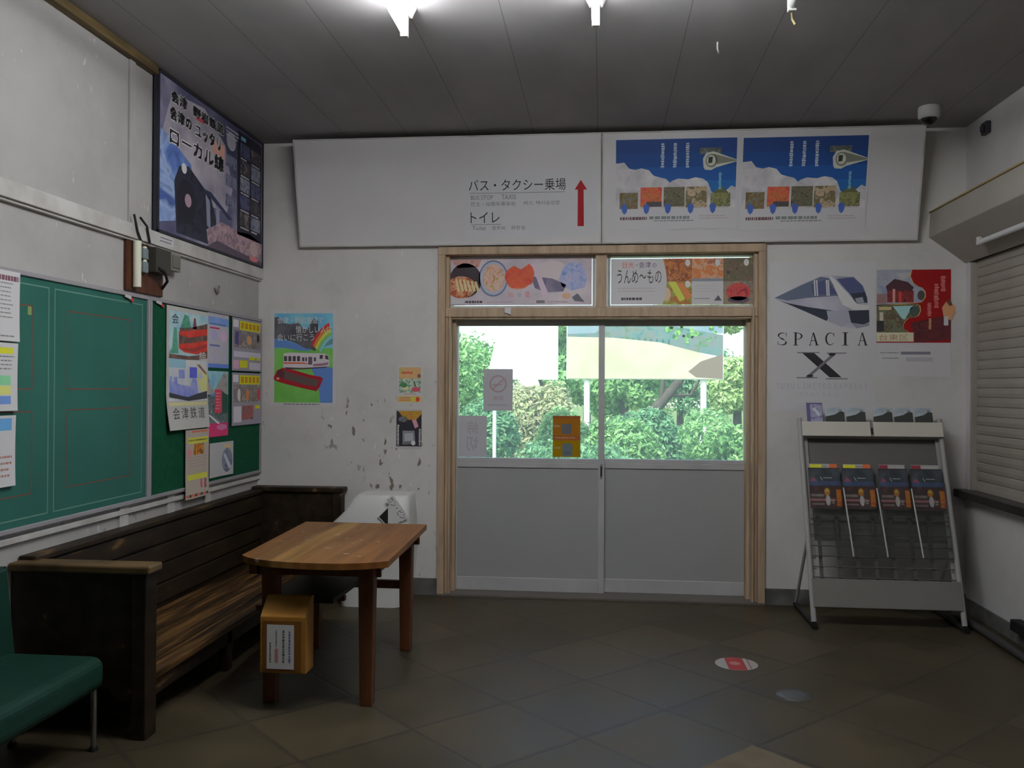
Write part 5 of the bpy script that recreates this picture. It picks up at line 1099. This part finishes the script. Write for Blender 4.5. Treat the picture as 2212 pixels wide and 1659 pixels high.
a2.place('mark_sticker', (-1.428, 5.538, 0.590), (c45, 0, -c45), (0, -1, 0), t)
a3 = Art(0.175, 0.058, mat('sticker_grey', (1, 1, 1, 1)), 0.0015, layer=0.0004); a3.text('カン・ビン', 0.05, 0.12, 0.95, 0.88, flat(66, 64, 66, 2.4), 2)
a3.place('text_sticker', (-1.375, 5.537, 0.700), (0.60, 0, -0.80), (0, -1, 0), t)

# ------------------------------------------------------------------ ticket hatch on the right wall
t = thing('roller_shutter', 'closed beige roller shutter above the black counter on the right wall', 'shutter', (XR + 0.04, 4.2, 0.79))
b = MB(); pr = []
z = 0.79; pitch = 0.0585
while z < 2.24:
    pr += [(XR + 0.038, z), (XR + 0.032, z + 0.006), (XR + 0.029, z + 0.028), (XR + 0.032, z + 0.053)]; z += pitch
vs = [(x, yy, zz) for yy in (2.44, 5.872) for x, zz in pr]; n = len(pr)
b.add(vs, [(i, i + 1, n + i + 1, n + i) for i in range(n - 1)], SHUT); b.build('slat_curtain', t)
for y in (5.872, 2.40):
    b = MB(); b.box(XR + 0.002, XR + 0.075, y, y + 0.028, 0.785, 2.235, SHUTB); b.build('guide_rail', t, 0.002)
b = MB(); b.box(XR + 0.022, XR + 0.05, 2.44, 5.872, 0.785, 0.82, SHUTB); b.build('bottom_bar', t, 0.003)
t = thing('shutter_housing', 'beige angled shutter casing running along the top of the hatch', 'shutter housing', (2.23, 4.1, 2.236))
b = MB(); b.prism([(2.117, 2.572), (2.109, 2.413), (2.250, 2.309), (XR - 0.001, 2.240), (XR - 0.001, 2.572)], 'y', 2.2, D - 0.002, SHUTB); b.build('casing', t, 0.004)
b = MB(); b.box(2.108, XR - 0.001, 2.2, D - 0.002, 2.572, 2.580, flat(100, 86, 50, 3.0)); b.build('top_edge', t)
t = thing('tube_lamp', 'unlit white tube lamp under the beige shutter casing', 'tube lamp', (2.225, 4.86, 2.28))
b = MB(); b.tube([(2.222, 4.22, 2.298), (2.222, 5.46, 2.298)], 0.017, TUBEOFF, 14); b.build('tube', t)
for y in (4.21, 5.455):
    b = MB(); b.box(2.204, 2.240, y, y + 0.025, 2.28, 2.33, WHITE); b.build('lamp_holder', t, 0.004)
b = MB(); b.box(2.265, XR + 0.098, 2.402, 5.898, 0.736, 0.785, STONE); b.box(2.265, XR - 0.001, 5.898, D - 0.001, 0.736, 0.785, STONE); tag(b.build('ticket_counter', bevel=0.006), 'black ticket counter slab below the roller shutter', 'counter')
b = MB(); b.tube([(2.21, 5.80, 0.022), (2.21, 5.2, 0.022), (2.20, 4.4, 0.022), (2.20, 3.2, 0.022)], 0.022, mat('grey_conduit', (0.055, 0.054, 0.053, 1), 0.5), 12); tag(b.build('floor_conduit'), 'dark conduit pipe lying along the foot of the right wall', 'pipe')
b = MB(); b.box(XR - 0.075, XR - 0.012, 4.70, 5.17, 0.088, 0.150, BLACKP); tag(b.build('wall_box', bevel=0.006), 'low black box at the foot of the wall under the counter', 'box')

# ------------------------------------------------------------------ leaflet rack
RX0, RX1 = 1.265, 2.125
def rk(x, t, d=0.0):      # point on the sloping face: t = 0 floor .. 1 top, d = towards the viewer
    n = Vector((0, -1.2, 0.41)).normalized()
    return Vector((x, 5.42 + 0.41 * t, 0.03 + 1.2 * t)) + n * d
UT = Vector((0, 0.41, 1.2)).normalized(); NR = Vector((0, -1.2, 0.41)).normalized(); LT = math.hypot(0.41, 1.2)
def tz(z): return (z - 0.03) / 1.2
t = thing('leaflet_rack', 'grey leaning leaflet rack of wire and clear pockets beside the doors', 'rack', (1.695, 5.62, 0))
def slab(b, x0, x1, t0, t1, d0, d1, m):
    c = [rk(x, q, d) for d in (d0, d1) for (x, q) in ((x0, t0), (x1, t0), (x1, t1), (x0, t1))]
    b.add(c, [(3, 2, 1, 0), (4, 5, 6, 7), (0, 1, 5, 4), (1, 2, 6, 5), (2, 3, 7, 6), (3, 0, 4, 7)], m)
for x in (RX0, RX1):
    b = MB(); b.tube([(x, 5.42, 0.035), (x, 5.83, 1.235)], 0.016, RACK, 12); b.build('post', t)
    b = MB(); b.tube([(x, 5.93, 0.02), (x, 5.40, 0.02)], 0.016, mat('black_foot', (0.02, 0.02, 0.02, 1), 0.5), 10); b.tube([(x, 5.92, 0.02), (x, 5.60, 0.5)], 0.010, RACK, 10); b.lathe([(0.02, 0), (0.02, 0.01)], x, 5.40, BLACKP, 10); b.build('foot', t)
b = MB(); slab(b, RX0, RX1, tz(0.115), tz(0.275), 0.004, 0.022, mat('rack_base_grey', (0.22, 0.213, 0.198, 1), 0.45)); b.build('base_panel', t, 0.003)
b = MB(); slab(b, RX0 + 0.015, RX1 - 0.015, tz(0.50), tz(1.19), -0.045, -0.040, RACKB); b.build('back_sheet', t)
b = MB(); slab(b, RX0 + 0.01, RX0 + 0.045, tz(0.28), tz(1.19), -0.03, -0.02, RACK); b.build('side_strip', t)
b = MB(); slab(b, RX1 - 0.03, RX1 - 0.01, tz(0.28), tz(1.19), -0.03, -0.02, RACK); b.build('side_strip', t)
b = MB()
for z in (0.285, 0.345, 0.405, 0.465, 0.53, 0.59): p = rk(RX0, tz(z)); q = rk(RX1, tz(z)); b.tube([p, q], 0.0035, flat(70, 68, 66, 2.2), 6)
b.build('wire_row', t)
for x in (1.335, 1.445, 1.555, 1.660, 1.765, 1.880, 1.99):
    b = MB(); slab(b, x - 0.010, x + 0.010, tz(0.28), tz(0.66), -0.016, -0.006, mat('rack_slat', (0.11, 0.105, 0.10, 1), 0.5)); b.build('slat', t)
b = MB(); slab(b, RX0 + 0.005, 1.69, tz(1.115), tz(1.205), 0.030, 0.040, CREAM); b.build('label_strip', t, 0.003)
b = MB(); slab(b, 1.708, RX1 + 0.003, tz(1.115), tz(1.205), 0.030, 0.040, CREAM); b.build('label_strip', t, 0.003)
b = MB(); slab(b, RX0 + 0.016, RX1 - 0.016, tz(1.118), tz(1.128), -0.04, 0.029, RACK); b.build('top_tray', t)
PX = [(1.288, 1.486), (1.494, 1.688), (1.712, 1.895), (1.905, 2.100)]
for x0, x1 in PX:
    b = MB(); slab(b, x0, x1, tz(0.64), tz(0.84), 0.030, 0.033, ACRYL); slab(b, x0, x1, tz(0.63), tz(0.64), 0.0, 0.033, ACRYL); b.build('pocket', t)
for x in (1.500, 1.700, 1.905):
    b = MB(); b.tube([rk(x - 0.008, tz(0.80), 0.04), rk(x + 0.018, tz(0.40), 0.04)], 0.0045, mat('white_rod', (0.62, 0.62, 0.60, 1), 0.3), 8); b.build('divider', t)
b = MB(); slab(b, RX0 + 0.02, RX1 - 0.02, tz(0.40), tz(0.62), 0.022, 0.025, ACRYL); b.build('lower_pocket', t)
# leaflets in the rack
k = 3.2
def fire_leaflet(x0, x1, label):
    a = Art(x1 - x0, 0.255, flat(34, 34, 38, k), 0.004)
    a.rect(0, 0.62, 1, 0.97, noise_mat('night_print', [(0.35, al(28, 32, 36, k)), (0.65, al(50, 54, 58, k))], 10, 3), 1); a.rect(0, 0.55, 1, 0.66, noise_mat('dusk_print', [(0.35, al(40, 52, 78, k)), (0.65, al(58, 70, 104, k))], 12, 2), 2)
    a.poly([(0.02, 0.66), (0.14, 0.76), (0.26, 0.67)], flat(98, 48, 62, k), 3); a.dash(0.46, 0.735, 0.74, 0.76, 1, flat(120, 130, 118, k), 3, 0.6, 2); a.poly([(0.36, 0.78), (0.38, 0.78), (0.44, 0.68), (0.42, 0.68)], flat(104, 118, 112, k), 3)
    a.rect(0.0, 0.0, 1.0, 0.55, photo('bonfire', [(34, 28, 34), (58, 30, 30), (44, 40, 44), (80, 44, 36)], 26, k), 1); a.rect(0.0, 0.17, 0.80, 0.23, flat(118, 80, 84, k), 2)
    a.dash(0.04, 0.27, 0.45, 0.36, 1, flat(110, 100, 100, k), 3, 0.7, 4); a.dash(0.05, 0.06, 0.45, 0.13, 1, flat(104, 98, 96, k), 3, 0.6, 6)
    a.ell(0.55, 0.40, 0.09, 0.10, flat(158, 88, 30, k), 4); a.ell(0.55, 0.43, 0.06, 0.03, flat(186, 146, 50, k), 5); a.ell(0.565, 0.19, 0.075, 0.13, flat(140, 138, 144, k), 4); a.dash(0.68, 0.10, 0.80, 0.20, 2, flat(150, 140, 140, k), 4, 0.5, 9)
    a.rect(0.84, 0.05, 1.0, 0.46, photo('flame', [(150, 44, 20), (178, 96, 30), (130, 32, 24)], 18, k), 3)
    return tag(a.place('leaflet', rk(x0, tz(0.682), 0.020), (1, 0, 0), NR, None, UT), label, 'leaflet', 'bonfire leaflets in the rack')
for (x0, x1), l in zip(PX, ('dark bonfire leaflet in the first pocket from the doors', 'dark bonfire leaflet in the second pocket from the doors', 'dark bonfire leaflet in the third pocket from the doors', 'dark bonfire leaflet in the pocket nearest the ticket hatch')): fire_leaflet(x0 + 0.004, x1 - 0.004, l)
for i, (x0, x1) in enumerate(PX):
    a = Art(x1 - x0 - 0.03, 0.285, mat('leaflet_white', (0.50, 0.49, 0.48, 1), 0.5), 0.003)
    if i < 2: a.rect(0.0, 0.90, 0.45, 0.985, flat(150, 140, 36, k), 1); a.rect(0.72, 0.90, 1.0, 1.0, flat(150, 72, 40, k), 1); a.dash(0.45, 0.92, 0.70, 0.96, 1, GREY, 2, 0.5, i)
    else: a.rect(0.0, 0.90, 0.34, 0.99, flat(96, 36, 44, k), 1); a.dash(0.40, 0.93, 0.98, 0.96, 1, flat(128, 124, 122, k), 2, 0.5, i)
    tag(a.place('leaflet', rk(x0 + 0.015, tz(0.680), 0.010), (1, 0, 0), NR, None, UT), ['white leaflet with yellow and orange top edge behind the first bonfire leaflet', 'white leaflet with yellow and orange top edge behind the second bonfire leaflet', 'white leaflet with dark red top corner behind the third bonfire leaflet', 'white leaflet with dark red top corner behind the last bonfire leaflet'][i], 'leaflet', 'white leaflets behind the bonfire leaflets')
b = None
a = Art(0.100, 0.165, flat(60, 56, 84, k), 0.004); a.rect(0.22, 0.0, 0.96, 0.95, photo('booklet', [(66, 68, 92), (112, 112, 126), (84, 84, 106), (58, 56, 84)], 34, k), 1); a.poly([(0.35, 0.75), (0.5, 0.82), (0.9, 0.5), (0.7, 0.45)], flat(132, 134, 142, k), 2)
tag(a.place('booklet', rk(1.312, tz(1.175), 0.012), (1, 0, 0), NR, None, UT), 'tall blue booklet at the left end of the rack top row', 'booklet')
tops = [(1.425, 1.545), (1.555, 1.675), (1.722, 1.840), (1.848, 1.965), (1.975, 2.085)]
for i, (x0, x1) in enumerate(tops):
    a = Art(x1 - x0, 0.140, flat(112, 118, 122, k), 0.003)
    a.rect(0, 0.55, 1, 1, noise_mat('hazy_print', [(0.35, al(104, 112, 118, k)), (0.65, al(124, 130, 134, k))], 12, 2), 1); a.poly([(0, 0.02), (1, 0.02), (1, 0.78), (0.8, 0.82), (0.5, 0.66), (0, 0.56)], flat(40, 42, 40, k), 2); a.rect(0.70, 0.80, 0.90, 0.90, flat(84, 92, 92, k), 3)
    tag(a.place('leaflet', rk(x0, tz(1.170), 0.012), (1, 0, 0), NR, None, UT), 'dark mountain leaflet in the rack top row, ' + ('beside the blue booklet', 'second after the blue booklet', 'third after the blue booklet', 'fourth after the blue booklet', 'at the end near the ticket hatch')[i], 'leaflet', 'mountain leaflets in the rack top row')

# ------------------------------------------------------------------ marks on the floor
b = MB(); b.lathe([(0.108, 0.0), (0.108, 0.0015)], 0.698, 4.655, mat('sticker_floor_white', (0.36, 0.35, 0.33, 1), 0.4), 36)
def chord(r, x0, x1, cx, cy, z, m, n=8):
    xs = [x0 + (x1 - x0) * i / n for i in range(n + 1)]
    tp = [(cx + x, cy + math.sqrt(max(0, r * r - x * x)), z) for x in xs]; bt = [(cx + x, cy - math.sqrt(max(0, r * r - x * x)), z) for x in xs]
    b.add(tp + bt, [(i, n + 1 + i, n + 2 + i, i + 1) for i in range(n)], m)
chord(0.106, -0.050, 0.042, 0.698, 4.655, 0.0018, flat(116, 40, 40, 2.0)); chord(0.106, 0.062, 0.068, 0.698, 4.655, 0.0018, flat(116, 60, 58, 1.9)); chord(0.030, -0.028, 0.028, 0.690, 4.66, 0.0022, flat(150, 96, 92, 1.5))
tag(b.build('floor_sticker'), 'round red and white sticker on the floor in front of the rack', 'sticker')
b = MB(); b.lathe([(0.082, 0.0), (0.080, 0.004), (0.05, 0.006)], 0.895, 4.212, mat('dull_metal_plate', (0.10, 0.10, 0.102, 1), 0.38, 0.2), 32); tag(b.build('floor_plate'), 'small round dull metal plate on the floor near the red sticker', 'plate')
MATM = noise_mat('beige_mat', [(0.3, (0.105, 0.085, 0.055, 1)), (0.7, (0.15, 0.122, 0.082, 1))], 9, 6, rough=0.8, bump=0.2)
b = MB(); b.prism([(0.602, 3.585), (-0.10, 2.88), (0.602, 2.18), (1.30, 2.88)], 'z', 0.0, 0.006, MATM); tag(b.build('floor_mat', bevel=0.003), 'beige floor mat lying cornerwise at the bottom edge', 'mat')

# ------------------------------------------------------------------ outside
GRASS = noise_mat('grass_ground', [(0.3, (0.10, 0.16, 0.045, 1)), (0.7, (0.22, 0.30, 0.09, 1))], 3, 6, rough=0.9)
b = MB(); b.box(-40, 40, 6.22, 70, -0.20, -0.06, GRASS); struct(b.build('ground'), 'grassy ground outside the doors', 'ground')
boxes('pavement', [(-4.0, 4.0, 6.22, 8.4, -0.06, -0.01)], mat('concrete', (0.32, 0.31, 0.29, 1), 0.8), 'concrete strip just outside the doors', 'pavement')
LEAVES = [leaf_mat('leaf_mid', (0.17, 0.36, 0.13), (0.29, 0.54, 0.20), (0.48, 0.70, 0.32)), leaf_mat('leaf_dark', (0.09, 0.24, 0.12), (0.19, 0.41, 0.19), (0.34, 0.58, 0.30)), leaf_mat('leaf_pale', (0.36, 0.54, 0.20), (0.52, 0.68, 0.30), (0.66, 0.76, 0.44)), leaf_mat('leaf_tan', (0.46, 0.47, 0.26), (0.60, 0.58, 0.36), (0.46, 0.60, 0.28))]
BARK = noise_mat('bark', [(0.3, (0.055, 0.045, 0.035, 1)), (0.7, (0.13, 0.11, 0.09, 1))], 8, 6, (3, 3, 0.6), 0.9)
def foliage(lobes, n, size, rn):
    vs = []; fs = []
    tot = sum(l[3] * l[5] for l in lobes)
    for (cx, cy, cz, rx, ry, rz) in lobes:
        for _ in range(int(n * rx * rz / tot)):
            while True:
                d = Vector((rn.uniform(-1, 1), rn.uniform(-1, 1), rn.uniform(-1, 1)))
                if 0.1 < d.length < 1: break
            d = d.normalized() * (0.55 + 0.45 * rn.random() ** 0.6)
            p = Vector((cx + d.x * rx, cy + d.y * ry, cz + d.z * rz))
            if p.z < 0.0: continue
            nrm = (d + Vector((rn.uniform(-.8, .8), rn.uniform(-.8, .8), rn.uniform(-.5, .9)))).normalized()
            a = nrm.orthogonal().normalized(); a = Matrix.Rotation(rn.uniform(0, 6.28), 3, nrm) @ a; c = nrm.cross(a)
            s = size * rn.uniform(0.6, 1.3); b0 = len(vs)
            vs += [p - a * s, p + c * s * 0.42 + nrm * s * 0.12, p + a * s, p - c * s * 0.42 + nrm * s * 0.12]
            fs.append((b0, b0 + 1, b0 + 2, b0 + 3))
    return vs, fs
def bush(name, label, cat, lobes, n, size, lm, stems, seed, group=None):
    rn = random.Random(seed)
    cx = sum(l[0] for l in lobes) / len(lobes); cy = sum(l[1] for l in lobes) / len(lobes)
    t = thing(name, label, cat, (cx, cy, -0.06), group)
    vs, fs = foliage(lobes, n, size, rn)
    b = MB(); b.add(vs, fs, lm); b.build('foliage', t)
    b = MB()
    for pth, r in stems: b.tube(pth, [r * (1 - 0.5 * i / (len(pth) - 1)) for i in range(len(pth))], BARK, 9)
    b.build('trunk', t)
    return t
def shrub(x, y, w, h, label, lm, seed, n=9000, size=0.046):
    rn = random.Random(seed + 50); lobes = []
    for i in range(8): lobes.append((x + rn.uniform(-.42, .42) * w, y + rn.uniform(-.12, .12) * w, h * rn.uniform(0.30, 0.72), w * rn.uniform(.24, .36), w * rn.uniform(.18, .24), h * rn.uniform(.25, .34)))
    st = [([(x + dx * .15, y, -0.08), (x + dx * .3, y, h * .35), (x + dx * w * .5, y + .1, h * .7)], 0.035) for dx in (-.6, .1, .7)]
    return bush('shrub', label, 'shrub', lobes, n, size, LEAVES[lm], st, seed, 'shrubs beyond the doors')
shrub(-3.25, 13.2, 1.5, 1.60, 'leafy green shrub at the left edge of the glass behind the white sheets', 0, 1)
shrub(-2.05, 12.1, 1.4, 1.30, 'dark green shrub behind the white sign post', 1, 2)
shrub(-0.95, 13.2, 1.2, 1.55, 'tan-tipped shrub under the gap between white sign and billboard', 3, 3)
shrub(-0.05, 12.1, 1.3, 1.25, 'green shrub around the left billboard post', 0, 4)
shrub(0.85, 13.2, 1.4, 1.25, 'dark shrub behind the door centre stile', 1, 5)
shrub(2.0, 12.1, 1.5, 1.20, 'green shrub around the right billboard post', 0, 6)
shrub(3.15, 13.2, 1.4, 1.70, 'tall pale green shrub at the right edge of the glass', 2, 7)
shrub(-2.1, 9.6, 1.2, 0.75, 'low dark shrub nearest the doors on the left', 1, 8, 5000, 0.042)
shrub(-0.35, 10.4, 1.5, 0.80, 'low dark shrub in front of the orange flyer', 1, 9, 5000, 0.042)
shrub(1.05, 9.6, 1.4, 0.68, 'low pale green shrub left of the right door centre', 2, 10, 5600, 0.042)
shrub(2.35, 10.4, 1.4, 0.85, 'low dark shrub at the lower right of the glass', 1, 11, 5000, 0.042)
def tree(x, y, h, r, label, lm, seed, n, lean=0.0, size=0.085, tr=0.12):
    n = int(n * 2.6); rn = random.Random(seed + 90); lobes = []
    for i in range(9): lobes.append((x + lean + rn.uniform(-.6, .6) * r, y + rn.uniform(-.5, .5) * r, h * rn.uniform(.45, .95), r * rn.uniform(.4, .6), r * rn.uniform(.4, .6), r * rn.uniform(.35, .5)))
    st = [([(x, y, -0.1), (x + lean * .3, y, h * .3), (x + lean * .7, y, h * .55), (x + lean, y, h * .8)], tr), ([(x + lean * .5, y, h * .42), (x + lean + r * .5, y + .2, h * .75)], tr * .5), ([(x + lean * .5, y, h * .45), (x + lean - r * .5, y - .2, h * .78)], tr * .5)]
    return bush('tree', label, 'tree', lobes, n, size, LEAVES[lm], st, seed, 'trees beyond the doors')
tree(5.9, 23.0, 4.6, 1.5, 'bright leafy tree rising behind the right end of the billboard', 2, 21, 6000)
tree(-6.6, 27.0, 3.9, 1.9, 'pale tree far behind the white sign on the left', 2, 22, 4000)
bush('tree', 'tree with a bare dark leaning trunk standing behind the billboard', 'tree', [(2.0, 17.6, 2.9, 0.6, 0.4, 0.5), (1.5, 17.6, 3.0, 0.5, 0.4, 0.4), (2.5, 17.6, 2.9, 0.4, 0.35, 0.4)], 3800, 0.07, LEAVES[2],
     [([(0.60, 17.6, -0.1), (0.75, 17.6, 0.5), (0.98, 17.6, 0.92), (1.50, 17.6, 1.55), (2.0, 17.6, 2.6)], 0.15), ([(1.15, 17.6, 1.12), (1.22, 17.55, 1.7), (1.40, 17.55, 2.8)], 0.05), ([(1.3, 17.6, 1.3), (1.75, 17.65, 1.30), (2.4, 17.65, 2.6)], 0.045)], 23, 'trees beyond the doors')
tree(4.1, 17.4, 2.7, 1.0, 'light green tree beside the right end of the billboard', 0, 24, 3200)
tree(-1.2, 18.6, 3.0, 0.7, 'slim green tree seen between the white sign and the billboard', 0, 25, 2200)
tree(-0.4, 24.0, 2.5, 0.9, 'distant mid green tree between the billboard posts and the white sign', 0, 33, 3500)
tree(0.3, 31.0, 3.0, 2.6, 'broad distant tree far behind the left billboard post', 2, 34, 4000)
tree(6.0, 28.5, 3.0, 1.6, 'distant pale tree behind the bright leafy tree on the right', 2, 35, 3500)
tree(9.0, 32.0, 3.2, 2.6, 'broad distant tree behind the tall shrub on the right', 1, 26, 3500)
tree(0.55, 21.5, 2.3, 1.0, 'dense green tree low behind the billboard centre', 0, 31, 3000)
tree(3.0, 20.0, 2.2, 0.85, 'dense pale tree low behind the right billboard post', 2, 32, 3000)
tree(-4.1, 24.0, 2.6, 1.9, 'distant mid green tree behind the no smoking sheet', 0, 27, 3500)
tree(2.4, 27.5, 2.6, 2.2, 'distant green tree low behind the billboard posts', 1, 28, 3500)

SW = mat('sign_white_enamel', (0.80, 0.80, 0.79, 1), 0.4)
t = thing('white_sign', 'blank white sign on a white post outside the left door', 'sign', (-1.0, 11.2, -0.06))
b = MB(); b.prism([(-1.47, 1.53), (-0.555, 1.528), (-0.555, 2.36), (-1.29, 2.36), (-1.37, 1.95)], 'y', 11.16, 11.2, SW); b.build('sign_panel', t, 0.01)
b = MB(); b.tube([(-1.355, 11.12, -0.06), (-1.355, 11.12, 1.68)], 0.024, SW, 12); b.build('post', t)
t = thing('billboard', 'landscape billboard of a pale field on two white posts outside', 'billboard', (0.755, 16.0, -0.06))
a = Art(2.76, 1.30, SW, 0.02)
a.rect(0, 0.62, 1, 1, noise_mat('billboard_sky', [(0.3, (0.15, 0.235, 0.27, 1)), (0.7, (0.27, 0.33, 0.36, 1))], 1.2, 3), 1)
a.strip([(0.0, 0.62), (0.18, 0.63), (0.25, 0.74), (0.40, 0.72), (0.52, 0.80), (0.62, 0.74), (0.75, 0.70), (1.0, 0.60)], [(0.0, 0.56), (0.18, 0.56), (0.25, 0.55), (0.40, 0.53), (0.52, 0.50), (0.62, 0.46), (0.75, 0.40), (1.0, 0.30)], photo('billboard_trees', [(70, 110, 110), (104, 140, 132), (126, 132, 128), (88, 130, 84)], 5, 0.75), 2)
for i in range(11): a.rect(0.27 + i * 0.038, 0.50 - i * 0.006, 0.283 + i * 0.038, 0.58 - i * 0.004, flat(64, 104, 96, 0.8), 3)
a.strip([(0, 0.58), (0.3, 0.565), (0.6, 0.50), (0.85, 0.36), (1.0, 0.25)], [(0, 0), (0.3, 0), (0.6, 0), (0.85, 0), (1.0, 0)], noise_mat('billboard_field', [(0.3, (0.42, 0.44, 0.24, 1)), (0.7, (0.55, 0.56, 0.38, 1))], 1.5, 4), 4)
LP = photo('billboard_leaves', [(60, 120, 60), (96, 160, 80), (150, 196, 100), (84, 150, 84)], 9, 0.8)
LQ = photo('billboard_leaves_dark', [(40, 92, 56), (64, 120, 64), (90, 140, 80)], 9, 0.8)
rl = random.Random(5)
for i in range(70):
    u = rl.uniform(0.64, 0.99); v = rl.uniform(0.40 + 0.9 * abs(u - 0.86), 1.0)
    if v < 0.98: a.ell(u, v, rl.uniform(0.008, 0.020), rl.uniform(0.016, 0.040), LP if i % 3 else LQ, 6 + i % 5, 8)
a.poly([(0.83, 0.02), (0.78, 0.10), (0.86, 0.24), (1.0, 0.34), (1.0, 0.0)], flat(150, 132, 112, 0.6), 5)
a.place('billboard_face', (-0.625, 15.95, 1.60), (1, 0, 0), (0, -1, 0), t)
b = MB(); b.box(-0.64, 2.15, 15.97, 16.02, 1.585, 2.915, SW); b.build('backing_panel', t)
for x in (-0.27, 1.81):
    b = MB(); b.tube([(x, 16.05, -0.06), (x, 16.05, 2.6)], 0.055, SW, 14); b.build('post', t)
